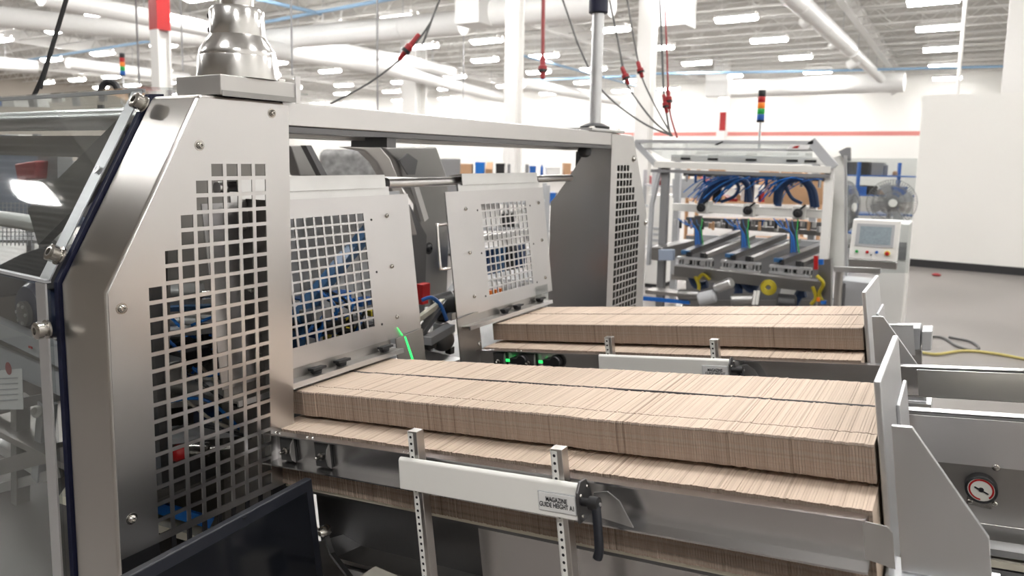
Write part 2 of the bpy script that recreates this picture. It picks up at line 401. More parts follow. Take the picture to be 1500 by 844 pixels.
MB().box(p.x-.16, p.x+.16, 38.9, 39.0, p.z-.5, p.z+.5).build('column_sign', 'red', label='small red sign on the far white column', cat='sign')

# ---- ducts
def duct(pts, r, label, collars=True, tees=(), name='air_duct', material='duct_white', cat='duct'):
    P = [Vector(p) for p in pts]
    t = empty(name, P[0] - Vector((0, 0, r)), label, cat)
    MB().tube(P, r, n=18).build('duct_run', material, t, smooth=True)
    if collars:
        for a, b in zip(P, P[1:]):
            L = (b-a).length; d = (b-a)/L; k = max(1, int(L/3.2))
            for i in range(k):
                c = a + d*(L*(i+.5)/k)
                MB().cyl(c - d*.04, c + d*.04, r*1.04, n=18).build('collar', material, t, smooth=True)
                MB().cyl(c + Vector((0, 0, r)), (c.x, c.y, 7.51), .012, n=6).build('hanger', 'grey_light', t)
    return t
def zl(q, z): return uz(q[0], q[1], z)
duct([zl((-60, 18), 5.7), zl((225, 47), 5.7), zl((330, 59), 5.7)], .30, 'long white round duct crossing the upper left, lower of two')
duct([zl((60, -6), 5.7), zl((330, 48), 5.7)], .25, 'upper white round duct sloping down behind the polished coupling')
duct([zl((370, 68), 5.4), zl((560, 98), 5.4), zl((690, 132), 5.4), zl((745, 146), 5.4)], .30, 'white round duct running down behind the top beam, left of centre')
duct([zl((440, 62), 5.9), zl((600, 91), 5.9), zl((662, 106), 5.9)], .26, 'shorter white round duct ending in an elbow left of centre')
duct([zl((370, 60), 5.9), zl((678, 33), 5.9)], .38, 'wide white duct leading into the square duct box')
duct([zl((716, 20), 5.9), zl((895, 2), 5.9)], .42, 'wide white duct right of the square duct box')
duct([zl((100, 92), 5.5), zl((275, 115), 5.5)], .26, 'thin looking white duct low behind the left signal tower')
duct([zl((765, 122), 5.6), zl((905, 148), 5.6)], .28, 'far white duct behind the red hanging plug')
duct([zl((1150, -15), 6.0), zl((1245, 72), 6.0)], .27, 'white duct running down the right, near thick section')
duct([zl((1248, 75), 6.05), zl((1306, 131), 6.05)], .22, 'white duct running down the right, far thinner section')
duct([zl((1052, 131), 5.9), zl((1325, 120), 5.9)], .50, 'far white duct lying along the striped wall')
duct([zl((-40, 90), 5.6), zl((55, 98), 5.6)], .30, 'white duct end at the left edge')
def duct_box(q, z, sx, sy, sz, label):
    p = uz(q[0], q[1], z); t = empty('duct_box', (p.x, p.y, p.z-sz/2), label, 'duct')
    MB().box(p.x-sx/2, p.x+sx/2, p.y-sy/2, p.y+sy/2, p.z-sz/2, p.z+sz/2).build('box', 'duct_white', t, bevel=.02)
    MB().box(p.x-sx/2-.03, p.x+sx/2+.03, p.y-sy/2-.03, p.y+sy/2+.03, p.z+sz/2-.06, p.z+sz/2).build('flange', 'duct_white', t)
    MB().box(p.x-sx*.2, p.x+sx*.2, p.y-sy*.2, p.y+sy*.2, p.z+sz/2, 7.42).build('riser', 'duct_white', t)
duct_box((697, 12), 6.0, .85, .9, 1.0, 'square white duct box between two wide ducts')
duct_box((990, 15), 6.0, .9, .9, 1.0, 'square white duct box above the hanging cords')
duct_box((1052, 125), 5.9, 1.2, .8, 1.2, 'square duct end box on the striped far wall')
for q, s, lb in (((1183, 30), .34, 'upper small white nozzle on the right duct'), ((1222, 66), .30, 'middle small white nozzle on the right duct'), ((1250, 92), .40, 'lower white nozzle on the right duct'), ((1310, 133), .36, 'white spout at the far end of the right duct')):
    p = uz(q[0], q[1], 5.85); d = Vector((-.6, .3, -.3)).normalized()*s
    m = MB().cyl(p-d*.5, p+d*.5, s*.42, s*.5); m.build('duct_nozzle', 'duct_white', smooth=True, label=lb, cat='duct nozzle')
for pts, z, lb in (([(40, 88), (320, 45), (585, -4)], 6.3, 'pale blue pipe crossing the upper left ceiling'),
                   ([(760, 80), (880, 112), (960, 133)], 6.2, 'pale blue pipe running away behind the far column'),
                   ([(762, 118), (960, 110)], 6.2, 'pale blue pipe behind the red plug'),
                   ([(960, 108), (1200, 104), (1480, 97)], 6.1, 'long pale blue pipe across the right ceiling'),
                   ([(375, -2), (470, 20)], 6.3, 'short pale blue branch pipe near the top')):
    MB().tube([uz(q[0], q[1], z) for q in pts], .06, n=8).build('ceiling_pipe', 'pipe_blue', label=lb, cat='pipe', smooth=True)
for q, h, lb in (((213, 90), 1.6, 'left'), ((554, 30), 3.4, 'centre'), ((677, 135), 2.2, 'middle'), ((803, 60), 2, 'right'), ((134, 62), 2, 'far left')):
    pass
for (a, b, D, lb) in (((428, 22), (428, 110), 16, 'thin dark drop rod right of the polished coupling'), ((553, 3), (553, 165), 16, 'thin dark drop rod above the centre of the beam'),
                      ((678, 135), (678, 175), 30, 'short dark drop rod above the beam, right of the duct'), ((203, 65), (204, 125), 14, 'dark drop rod left of the red wrapped column'),
                      ((271, 40), (268, 105), 18, 'thin drop rod between red column and coupling')):
    q = ud(*b, D); MB().cyl((q.x, q.y, 7.51), q, .02, n=6).build('drop_rod', 'grey_paint', label=lb, cat='rod')

# ================================================================== THE CARTON MACHINE
INC = math.radians(7.606)
SV = Vector((math.cos(INC), 0, math.sin(INC))); NV = Vector((-math.sin(INC), 0, math.cos(INC))); O1 = Vector((-1.5, 1.25, 1.0778))
def lane(t): return Matrix(((SV.x, 0, NV.x, O1.x), (0, 1, 0, O1.y+t), (SV.z, 0, NV.z, O1.z), (0, 0, 0, 1)))
LANE = (lane(0), lane(.98))
PX0 = -1.45
mach = empty('carton_machine', (-1.9, 2.2, 0), 'stainless steel carton erecting machine with perforated guard panels', 'machine')
def nearcols():
    return [(.850+.0395*c-.0150, .850+.0395*c+.0150) for c in range(8)]
def gridrows(): return [(1.680-.0379*r-.0145, 1.680-.0379*r+.0145) for r in range(24)]
def firstcol(r): return 4 if r == 0 else 3 if r < 3 else 2 if r < 5 else 1 if r < 7 else 0
holes = [(r, c) for r in range(24) for c in range(8) if c >= firstcol(r)]
def lin(a, b): return lambda v: a[0] + (b[0]-a[0])*(v-a[1])/(b[1]-a[1])
sl = lin((.746, 1.431), (.968, 1.846))
m = MB(); perf(m, lambda u, v: Vector((PX0, u, v)), (-.003, 0, 0), lambda v: .750 if v < 1.431 else sl(v)+.004, lambda v: 1.216, .852, 1.842, [1.431], nearcols(), gridrows()[:22], [h for h in holes if h[0] < 22])
pan = m.build('grille_panel', 'steel_h', mach)
for q in ((398, 166), (292, 213), (178, 452), (193, 760)):
    bolt(pan, ux(q[0], q[1], PX0), (1, 0, 0), .0085, .009)
# far panel, the mirror image
YM = 3.172 + 1.216
m = MB(); perf(m, lambda u, v: Vector((PX0, YM-u, v)), (-.003, 0, 0), lambda v: .730 if v < 1.431 else sl(v)-.016, lambda v: 1.216, .70, 1.846, [1.431], nearcols(), gridrows(), holes)
pan2 = m.build('grille_panel', 'steel_h', mach)
for q in ((928, 233), (945, 326)):
    bolt(pan2, ux(q[0], q[1], PX0), (1, 0, 0), .012, .012)
# bent corner posts
def corner_post(mir):
    f = (lambda y: y) if not mir else (lambda y: YM-y+.02)
    out = [(f(.746), .02), (f(.746), 1.431), (f(.968), 1.850), (f(1.21), 1.850), (f(1.21), 1.79), (f(1.0), 1.79), (f(.806), 1.415), (f(.806), .02)]
    return MB().prism([(-1.638, y, z) for y, z in out], (.187, 0, 0)).build('corner_post', 'steel_v', mach, bevel=.012, seg=4)
corner_post(False); corner_post(True)
# navy gasket along the post
g = [(.741, .02), (.741, 1.433), (.964, 1.855), (1.00, 1.858), (1.00, 1.846), (.972, 1.842), (.752, 1.43), (.752, .02)]
MB().prism([(-1.655, y, z) for y, z in g], (.017, 0, 0)).build('gasket', 'navy', mach)
# top mounting plate, with its raised edge
tp = MB().box(-1.605, -1.435, 1.012, 1.236, 1.852, 1.898).build('mounting_plate', 'steel_bead', mach, bevel=.003)
MB().box(-1.437, -1.432, 1.225, 1.240, 1.848, 1.915).build('edge_strip', 'steel_h', tp)
MB().box(-1.432, -1.4312, 1.014, 1.225, 1.849, 1.862).build('seam_strip', 'midsteel', tp)
# long top beam
bm = MB().box(-1.53, -1.452, 1.20, 3.18, 1.790, 1.853).build('top_beam', 'steel_x', mach, bevel=.004)
MB().box(-1.55, -1.452, 1.218, 3.172, 1.775, 1.789).build('lower_flange', 'darksteel', bm)
MB().box(-1.68, -1.56, 1.218, 3.172, 1.765, 1.80).build('inner_beam', 'steel_dull', mach)
MB().box(-1.62, -1.47, 1.60, 1.64, 1.745, 1.775).build('hinge_block', 'darksteel', mach)
MB().lathe([(.028, 0), (.034, .012), (.030, .035), (.012, .045)], (-1.50, 2.98, 1.775), (0, 0, -1), 14).build('latch_knob', 'rubber', mach, smooth=True)
# plain side sheet at the far end
sh = [(-1.452, .02), (-1.452, 1.775), (-1.585, 1.775), (-1.68, 1.63), (-1.762, 1.52), (-1.783, 1.50), (-1.79, .02)]
MB().prism([(x, 3.172, z) for x, z in sh], (0, .004, 0)).build('side_sheet', 'steel_h', mach)
# end cap of the beam
MB().box(-1.62, -1.44, 2.93, 3.30, 1.853, 1.866).build('beam_cap', 'steel_galv', mach, bevel=.002)
bolt(mach, (-1.47, 2.99, 1.866), (0, 0, 1), .014); bolt(mach, (-1.46, 3.26, 1.866), (0, 0, 1), .012)
# round post with black cap at the far corner
gp = empty('guard_pole', (-1.51, 3.10, 1.866), 'slim aluminium pole with a black cap standing on the far beam end', 'pole')
MB().lathe([(.028, .01), (.028, .545)], (-1.51, 3.10, 1.866), n=20).build('tube', 'alu', gp, smooth=True)
MB().lathe([(.072, 0), (.072, .012), (.055, .02), (.036, .028)], (-1.51, 3.10, 1.866), n=20).build('foot', 'black', gp, smooth=True)
MB().lathe([(.038, .54), (.046, .545), (.046, .60), (.038, .61)], (-1.51, 3.10, 1.866), n=20).build('cap', 'navy', gp, smooth=True)
# polished turned coupling
cp = empty('shaft_coupling', (-1.52, 1.124, 1.898), 'polished turned steel coupling standing on the near corner plate', 'coupling')
cx, cy, cz = -1.52, 1.124, 1.898
MB().lathe([(.096, 0), (.096, .004), (.0925, .052), (.0920, .0535), (.0905, .0535), (.0905, .056), (.0895, .068), (.065, .104)], (cx, cy, cz), n=48).build('skirt', 'polished', cp, smooth=True)
b2 = MB().lathe([(.0635, .100), (.0640, .106), (.0640, .162), (.058, .171), (.042, .174)], (cx, cy, cz), n=40).build('collar', 'polished', cp, smooth=True)
MB().lathe([(.039, .172), (.039, .60)], (cx, cy, cz), n=32).build('shaft', 'polished', cp, smooth=True)
for h in (.118, .150):
    MB().lathe([(.006, 0), (.006, .004)], (cx-.064*math.cos(.75), cy-.064*math.sin(.75), cz+h), (-math.cos(.75), -math.sin(.75), 0), 10).build('set_screw', 'black', b2)
MB().box(-1.47, -1.445, 1.155, 1.205, 1.898, 1.906).build('foot_lug', 'polished', cp, bevel=.002)
# ---- clear guard doors left of the post
slp = Vector((0, .968-.746, 1.85-1.431)).normalized(); sln = Vector((0, -slp.z, slp.y))
gd = empty('clear_guard', (-2.3, .735, .02), 'clear polycarbonate guard door with steel bolts left of the corner post', 'guard door')
a0, a1 = Vector((-3.2, .735, 1.435)), Vector((-1.657, .735, 1.435))
MB().prism([(-3.2, .729, .1), (-1.657, .729, .1), (-1.657, .729, 1.425), (-3.2, .729, 1.425)], (0, .006, 0)).build('lower_pane', 'polycarbonate', gd)
e0 = a0 + slp*.485; e1 = a1 + slp*.485
MB().prism([a0, a1, e1, e0], sln*.006).build('sloped_pane', 'polycarbonate', gd)
MB().prism([e0+slp*.004, e1+slp*.004, e1+Vector((0, .5, .03)), e0+Vector((0, .5, .03))], (0, 0, .006)).build('top_pane', 'polycarbonate', gd)
MB().bar(a0 + Vector((0, -.004, 0)), a1 + Vector((0, -.004, 0)), .012, .007).build('seam_strip', 'grey_light', gd)
MB().bar(e0, e1, .009, .009).build('edge_strip', 'grey_light', gd)
MB().prism([(-1.70, .724, .1), (-1.657, .724, .1), (-1.657, .724, 1.43), (-1.70, .724, 1.43)], (0, .004, 0)).build('rim_strip', 'alu', gd)
MB().prism([Vector((-1.70, .7345, 1.435)), a1, e1, Vector((-1.70, .7345, 1.435))+slp*.485], sln*.003).build('rim_strip', 'alu', gd)
n_ = sln
for q, nn in (((210, 154), sln), ((88, 375), sln)):
    d = ray(*q); p0 = a0 + sln*.006; k = (p0-CAM).dot(sln)/d.dot(sln); p = CAM + d*k
    bo = MB().lathe([(.021, 0), (.021, .004), (.015, .005), (.015, .012), (.019, .013), (.019, .024), (.014, .027), (.008, .027), (.007, .018), (.001, .018)], p, sln, 18).build('guard_bolt', 'bolt_steel', gd, smooth=True)
p = uy(70, 482, .724)
MB().lathe([(.021, 0), (.021, .004), (.015, .005), (.015, .012), (.019, .013), (.019, .024), (.014, .027), (.008, .027), (.007, .018), (.001, .018)], p, (0, -1, 0), 18).build('guard_bolt', 'bolt_steel', gd, smooth=True)
MB().lathe([(.010, 0), (.010, .002), (.006, .002), (.006, .001)], a1 + slp*.27 + Vector((-.02, 0, 0)) + sln*.007, sln, 14).build('plug', 'alu', gd, smooth=True)

# ---- swinging infeed doors over the magazines
def door(k):
    T = LANE[k]; W = lambda s, t, n: T @ Vector((s, t, n)); c = .195
    u0, u1 = c-.387, c+.387
    cols = [(c-.171+.0342*i-.0135+.017, c-.171+.0342*i+.0135+.017) for i in range(10)]
    rows = [(.120+.0305*i-.0122, .120+.0305*i+.0122) for i in range(12)]
    m = MB(); perf(m, lambda u, v: W(-.02, u, v), SV*-.004, lambda v: u0, lambda v: u1 if k == 0 else u1-.06, .052, .522, [], cols, rows, [(r, cc) for r in range(12) for cc in range(10)])
    d = m.build('infeed_door', 'steel_door', mach)
    for t in (c-.272, c+.272):
        for n in (.119, .287, .454): bolt(d, W(-.02, t, n), SV, .0075, .007, washer=False)
    for t in (c-.195, c+.20):
        for n in (.108, .277, .445): MB(T).lathe([(.004, 0), (.004, .001)], (-.0198, t, n), (1, 0, 0), 8).build('rivet_hole', 'black', d)
    MB(T).box(-.032, -.024, c-.30, c+.30, .522, .55).build('stiffener', 'steel_galv', d)
    # hanger cap over the tube
    MB(T).box(-.075, -.016, c-.28, c+.278, .582, .588).box(-.020, -.016, c-.28, c+.278, .545, .582).build('hanger_cap', 'steel_galv', d)
    # drop rail and toggles along the bottom edge
    r = MB(T).box(-.03, .028, c-.38, c+.235, .018, .024).box(-.03, -.024, c-.38, c+.235, .018, .056).build('bottom_rail', 'steel_dull', d)
    MB(T).box(.024, .030, c-.38, c+.235, .010, .024).build('rail_lip', 'steel_galv', d)
    for t in (-.10, -.005, .18):
        kn = MB(T).lathe([(.012, 0), (.016, .003), (.016, .014), (.009, .018)], (-.004, c+t, .024), (.3, 0, 1), 14).box(-.008, .016, c+t-.024, c+t+.024, .036, .043)
        kn.build('toggle', 'rubber', d, smooth=True)
    return d
D1 = door(0); D2 = door(1)
ht = MB(LANE[0]).cyl((-.055, -.12, .563), (-.055, 1.84, .563), .0165, n=20).build('hanger_tube', 'steel_h', mach, smooth=True)
for t in (.478, .497, .955, 1.475):
    MB(LANE[0]).cyl((-.055, t, .563), (-.055, t+.020, .563), .0195, n=20).build('tube_collar', 'rubber', ht, smooth=True)
# handle on the second door
T = LANE[1]
MB(T).tube([(-.03, -.19, .405), (-.03, -.235, .405), (-.03, -.245, .395), (-.03, -.25, .26), (-.03, -.24, .245), (-.03, -.19, .243)], .006, n=10, sub=4).build('pull_handle', 'polished', D2, smooth=True)
# side flaps hanging below the doors
for k, u in ((0, .44), (1, -.21)):
    T = LANE[k]; cl = [(-.012, u, .055 if k else .052), (-.012, u+.135, .06), (-.012, u+.138, -.15), (-.012, u, -.15)]
    fl = MB(T).prism(cl, (.004, 0, 0)).build('side_flap', 'steel_dull', mach)
MB(LANE[0]).prism([(-.0078, .480, .050), (-.0078, .487, .050), (-.0078, .530, -.08), (-.0078, .519, -.08)], (.0006, 0, 0)).prism([(-.0158, .458, .085), (-.0158, .461, .085), (-.0158, .484, .053), (-.0158, .479, .053)], (.0006, 0, 0)).build('laser_line', 'led_laser_green', mach)  # laser light on the flap, put in as thin glowing strips
bolt(mach, LANE[1] @ Vector((-.008, -.09, -.06)), SV, .009, washer=False)
T = LANE[1]; MB(T).prism([(-.02, .375, .09), (-.02, .475, .09), (-.02, .475, -.1), (-.02, .375, -.1)], (.004, 0, 0)).build('side_flap', 'polycarbonate', mach)

# ---- insides seen through the openings
ins = []
def inner(name, mb, material, parent=None, **k): o = mb.build(name, material, parent or mach, **k); return o
inner('inner_wall', MB().box(-2.14, -2.12, 1.08, 1.74, .12, 1.76), 'inner_grey')
inner('lane_side_sheet', MB().box(-1.645, -1.47, 1.19, 1.194, .3, 1.60), 'inner_grey')
inner('lane_side_sheet', MB().box(-1.78, -1.60, 1.23, 1.234, .3, 1.44), 'inner_grey')
inner('white_rod', MB().bar((-1.62, 1.165, 1.50), (-1.60, 1.185, 1.10), .014, .014), 'cream')
inner('shelf_plate', MB().box(-2.7, -1.7, .95, 1.9, .80, .82), 'steel_dull')
inner('base_sheet', MB().box(-2.9, -1.66, .80, 3.1, .10, .12), 'midsteel')
inner('cross_plate', MB().prism([(-2.25, .95, 1.55), (-1.75, .95, 1.80), (-1.70, .95, 1.72), (-2.20, .95, 1.45)], (0, .03, 0)), 'midsteel')
inner('brace_plate', MB().prism([(-1.78, 1.02, 1.70), (-1.66, 1.02, 1.70), (-1.70, 1.02, 1.20), (-1.84, 1.02, 1.20)], (0, .008, 0)), 'inner_grey')
for i, (x, y, z, l, r, mt) in enumerate(((-1.95, 1.0, 1.33, .30, .035, 'midsteel'), (-1.9, 1.05, 1.24, .34, .022, 'steel_galv'), (-2.0, 1.0, 1.14, .36, .03, 'black'), (-1.9, 1.08, 1.05, .25, .03, 'steel_galv'), (-2.05, 1.1, .98, .3, .035, 'darksteel'), (-1.85, 1.0, .91, .22, .022, 'bolt_steel'))):
    cyo = inner('cylinder', MB().cyl((x-.1, y, z), (x+.12, y+l*.7, z-.02), r, n=14), mt, smooth=True)
    MB().cyl((x+.12, y+l*.7, z-.02), (x+.15, y+l*.9, z-.022), r*.4, n=10).build('piston_rod', 'polished', cyo, smooth=True)
for i, (p, q, wd, ht, mt) in enumerate((((-1.85, .98, 1.30), (-1.72, 1.30, 1.28), .03, .012, 'blue_steel'), ((-1.92, .95, 1.22), (-1.75, 1.35, 1.21), .05, .02, 'grey_light'), ((-1.92, .95, 1.18), (-1.75, 1.35, 1.17), .05, .03, 'black'),
                             ((-1.95, .92, 1.02), (-1.78, 1.32, 1.00), .04, .03, 'midsteel'), ((-1.95, .90, .93), (-1.70, 1.30, .92), .10, .016, 'grey_light'), ((-1.9, .86, .86), (-1.68, 1.12, .70), .012, .03, 'blue_bright'),
                             ((-1.93, .86, .83), (-1.71, 1.12, .66), .10, .02, 'cream'), ((-1.72, 1.0, 1.45), (-1.70, 1.0, .85), .03, .03, 'darksteel'), ((-2.1, 1.15, 1.6), (-2.1, 1.15, .85), .06, .06, 'darksteel'))):
    inner('mechanism_bar', MB().bar(p, q, wd, ht), mt)
p = ux(262, 664, -1.62); inner('red_knob', MB().ball(p, .022), 'red', smooth=True)
for i in range(16):
    x = -2.0 + .34*random.random(); y = .92 + .34*random.random(); z = .9 + .42*random.random()
    s_ = .02 + .03*random.random()
    inner('valve_block', MB().box(x-s_, x+s_, y-s_, y+s_*1.4, z-s_*.7, z+s_*.7), random.choice(['black', 'darksteel', 'blue_dark', 'steel_galv', 'black', 'grey_light']), bevel=.003, seg=1)
for i in range(12):
    x = -1.98 + .28*random.random(); y = .95 + .25*random.random(); z = .9 + .4*random.random()
    P = [(x, y, z), (x+.06*random.random(), y+.08, z+.1*random.random()), (x+.1, y+.15, z+.05-.1*random.random()), (x+.12, y+.25, z-.1*random.random())]
    inner('air_hose', MB().tube(P, .0045, n=6, sub=5), random.choice(['blue_bright', 'blue', 'black', 'blue_bright', 'cream']), smooth=True)
# behind door one: blue suction frame, hoses, blocks
T = LANE[0]
def bd(px, py, X): return ux(px, py, X)
inner('blue_arm', MB().bar(bd(556, 318, -1.78), bd(430, 470, -1.78), .03, .05, up=(1, 0, 0)), 'blue_steel')
inner('blue_arm', MB().bar(bd(452, 440, -1.80), bd(425, 520, -1.80), .03, .07, up=(1, 0, 0)), 'blue_steel')
inner('back_sheet', MB().box(-2.05, -2.04, 1.50, 2.30, .85, 1.57), 'grey_light')
inner('upper_tray', MB().box(-2.02, -1.75, 1.78, 2.05, 1.625, 1.64), 'offwhite')
for i in range(26):
    px = 432 + 118*random.random(); py = 432 + 70*random.random(); p = bd(px, py, -1.70-.25*random.random()); s_ = .012+.022*random.random()
    inner('gripper_block', MB().box(p.x-s_, p.x+s_, p.y-s_*1.3, p.y+s_*1.3, p.z-s_*.6, p.z+s_*.6), random.choice(['black', 'blue', 'blue_dark', 'yellow', 'tan_board', 'steel_galv', 'black', 'blue_bright', 'darksteel', 'black']), bevel=.002, seg=1)
for i in range(10):
    a = bd(440+100*random.random(), 420+40*random.random(), -1.75); b = bd(440+100*random.random(), 480+30*random.random(), -1.72)
    inner('air_hose', MB().tube([a, (a+b)/2+Vector((.03, .02, .03)), b], .005, n=6, sub=6), random.choice(['blue_bright', 'black', 'yellow', 'blue']), smooth=True)
inner('magazine_floor', MB().box(-2.1, -1.53, 1.25, 3.1, .80, .83), 'darksteel')
# big curved side arms between the doors
def plate(pxs, X, th, name, material, **k):
    P = [ux(a, b, X) for a, b in pxs]; inner(name, MB().prism(P, (-th, 0, 0)), material, **k)
plate([(560, 215), (640, 215), (655, 258), (660, 300), (655, 445), (617, 452), (615, 300), (590, 262), (580, 235)], -2.35, .05, 'side_arm', 'midsteel', bevel=.01)
plate([(505, 215), (556, 213), (572, 232), (600, 300), (612, 345), (600, 345), (570, 270), (552, 238), (535, 222)], -2.12, .05, 'swing_arm', 'steel_dull', bevel=.008)
plate([(605, 268), (612, 268), (628, 320), (622, 325)], -2.0, .02, 'swing_arm', 'steel_galv')
plate([(425, 213), (452, 213), (474, 258), (440, 258)], -2.2, .06, 'swing_arm', 'midsteel', bevel=.006)
plate([(448, 213), (456, 213), (480, 258), (471, 258)], -2.1, .03, 'swing_arm', 'darksteel')
plate([(598, 225), (612, 235), (608, 256), (598, 256), (585, 235)], -2.30, .01, 'arm_recess', 'darksteel')
plate([(600, 300), (625, 345), (622, 470), (600, 470)], -2.25, .02, 'drive_cover', 'darksteel')
bolt(mach, ux(628, 364, -2.33), (1, 0, 0), .022, material='black')
p = ux(620, 430, -2.15); inner('red_indicator', MB().box(p.x-.02, p.x+.02, p.y-.03, p.y+.03, p.z-.05, p.z+.05), 'red', bevel=.004)
p = ux(632, 455, -1.85)
inner('gear_motor', MB().lathe([(.045, 0), (.06, .01), (.06, .10), (.04, .115), (.03, .16)], p, (.5, .6, .2), 18), 'black', smooth=True)
p = ux(648, 500, -1.75)
inner('gear_motor', MB().lathe([(.035, 0), (.05, .01), (.05, .11), (.03, .13)], p, (-.5, .6, .1), 18), 'midsteel', smooth=True)
inner('link_bar', MB().bar(ux(615, 490, -1.7), ux(668, 418, -1.85), .03, .025), 'darksteel')
inner('link_bar', MB().bar(ux(612, 468, -1.72), ux(650, 440, -1.8), .02, .02), 'cream')
inner('link_bar', MB().bar(ux(625, 500, -1.66), ux(660, 480, -1.72), .04, .03), 'grey_light')
inner('floor_pan', MB().box(-2.1, -1.56, 1.75, 2.12, .94, .955), 'steel_galv')
for i in range(12):
    p = ux(612+50*random.random(), 440+75*random.random(), -1.72-.2*random.random()); s_ = .012+.018*random.random()
    inner('mechanism_block', MB().box(p.x-s_, p.x+s_, p.y-s_, p.y+s_, p.z-s_, p.z+s_), random.choice(['darksteel', 'steel_galv', 'black', 'midsteel', 'grey_light']), bevel=.003, seg=1)
inner('air_hose', MB().tube([ux(618, 440, -1.8), ux(632, 436, -1.78), ux(645, 447, -1.76), ux(655, 470, -1.72)], .008, n=8, sub=6), 'blue', smooth=True)
# behind door two
for i in range(10):
    x0 = 700+7.2*i
    inner('suction_bar', MB().bar(ux(x0, 365-.8*i, -2.2), ux(x0-1, 405-1.5*i, -2.2), .03, .03), random.choice(['blue_dark', 'black', 'blue_steel']))
inner('suction_rail', MB().bar(ux(698, 350, -2.2), ux(775, 338, -2.2), .05, .03), 'steel_galv')
for i in range(4):
    p = ux(711+7*i, 427-1.5*i, -1.75); inner('orange_tip', MB().cyl(p, p+Vector((0, 0, -.045)), .010, .013, n=10), 'orange', smooth=True)
# ---- left bay behind the clear guard
inner('bay_tube', MB().cyl((-3.2, .98, 1.80), (-1.66, .98, 1.800), .028, n=20), 'steel_h', smooth=True)
inner('bay_beam', MB().box(-3.2, -1.66, 1.02, 1.10, 1.70, 1.76), 'steel_dull')
inner('vacuum_pipe', MB().tube([uy(-40, 316, 1.15), uy(40, 326, 1.15), uy(92, 344, 1.15), uy(104, 372, 1.15)], .028, n=14, sub=6), 'offwhite', smooth=True)
P = [uy(-30, 402, .95), uy(30, 372, .95), uy(60, 362, .95), uy(95, 372, .95), uy(110, 400, .95), uy(100, 420, .95), uy(-30, 440, .95)]
inner('belt_cover', MB().prism(P, (0, .12, 0)), 'belt', bevel=.004)
p = uy(40, 458, .92)
mo = inner('drive_motor', MB().lathe([(.09, .12), (.09, .02), (.075, .0), (.042, -.002)], p, (0, 1, 0), 28), 'motor_blue', smooth=True)
MB().lathe([(.036, 0), (.036, .012), (.018, .016), (.012, .016)], p + Vector((.008, -.005, 0)), (0, -1, 0), 20).build('hub', 'midsteel', mo, smooth=True)
for a in range(6): MB().lathe([(.005, 0), (.005, .004)], p + Vector((.008+.026*math.cos(a), -.018, .026*math.sin(a))), (0, -1, 0), 8).build('hub_screw', 'steel_galv', mo)
inner('guide_rail', MB().bar(uy(-40, 462, .9), uy(110, 530, .9), .03, .05), 'grey_light')
inner('guide_rail', MB().bar(uy(-40, 500, .92), uy(110, 562, .92), .03, .085), 'grey_light')
inner('rail_slot', MB().bar(uy(-40, 482, .90), uy(110, 545, .90), .02, .012), 'midsteel')
for q in ((44, 509), (68, 496)): p = uy(q[0], q[1], .875); inner('red_mark', MB().box(p.x-.01, p.x+.01, p.y, p.y+.002, p.z-.003, p.z+.003), 'red')
stk = MB(); p0 = [uy(-30, 545, .86), uy(32, 540, .86), uy(34, 600, .86), uy(-30, 600, .86)]
stl = inner('warning_label', stk.prism(p0, (0, .001, 0)), 'label_white')
MB().lathe([(.018, 0), (.018, .001)], uy(12, 540, .858), (0, 1, 0), 16).build('warning_mark', 'deep_red', stl)
for k in range(5): a = uy(-20, 556+8*k, .858); b = uy(26, 553.5+8*k, .858); MB().bar(a, b, .001, .003).build('print_line', 'grey_light', stl)
for (a, b, wd, mt) in (((-20, 600), (110, 575), .03, 'darksteel'), ((30, 580), (30, 844), .04, 'midsteel'), ((-20, 640), (60, 690), .03, 'steel_galv'), ((-20, 690), (90, 660), .05, 'steel_dull'), ((70, 590), (60, 700), .04, 'grey_light'), ((-20, 720), (95, 690), .03, 'steel_galv')):
    inner('bay_bar', MB().bar(uy(*a, 1.0), uy(*b, 1.0), wd, wd), mt)
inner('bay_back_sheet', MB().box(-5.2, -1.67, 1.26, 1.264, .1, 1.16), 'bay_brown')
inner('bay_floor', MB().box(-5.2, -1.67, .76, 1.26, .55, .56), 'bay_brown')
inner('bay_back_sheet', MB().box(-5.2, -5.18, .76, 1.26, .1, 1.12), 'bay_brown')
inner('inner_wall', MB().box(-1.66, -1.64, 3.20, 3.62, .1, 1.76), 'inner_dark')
for q in ((28, 790), (5, 825), (58, 604)):
    p = uy(q[0], q[1], .95); inner('bay_cap', MB().lathe([(.016, 0), (.018, .01), (.012, .02)], p, (.3, -1, .5), 12), 'white_plastic', smooth=True)
inner('bay_panel', MB().prism([uy(-60, 195, 1.6), uy(55, 200, 1.6), uy(58, 330, 1.6), uy(-60, 330, 1.6)], (0, .02, 0)), 'grey_blue')
inner('bay_post', MB().prism([uy(55, 210, 1.5), uy(84, 212, 1.5), uy(86, 380, 1.5), uy(57, 380, 1.5)], (0, .06, 0)), 'grey_paint')
inner('red_rail', MB().bar(uy(78, 220, 1.7), uy(190, 224, 1.7), .02, .016), 'deep_red')
inner('bay_gear', MB().prism([uy(110, 250, 1.5), uy(150, 236, 1.5), uy(175, 252, 1.5), uy(168, 310, 1.5), uy(120, 320, 1.5)], (0, .1, 0)), 'grey_paint', bevel=.01)
inner('bay_gear', MB().prism([uy(20, 240, 1.45), uy(52, 235, 1.45), uy(50, 262, 1.45), uy(25, 268, 1.45)], (0, .1, 0)), 'deep_red', bevel=.01)
inner('bay_gear', MB().prism([uy(85, 270, 1.75), uy(118, 262, 1.75), uy(122, 330, 1.75), uy(86, 335, 1.75)], (0, .1, 0)), 'grey_blue', bevel=.01)
mg = MB(); ww = uy(0, 300, 1.42); 
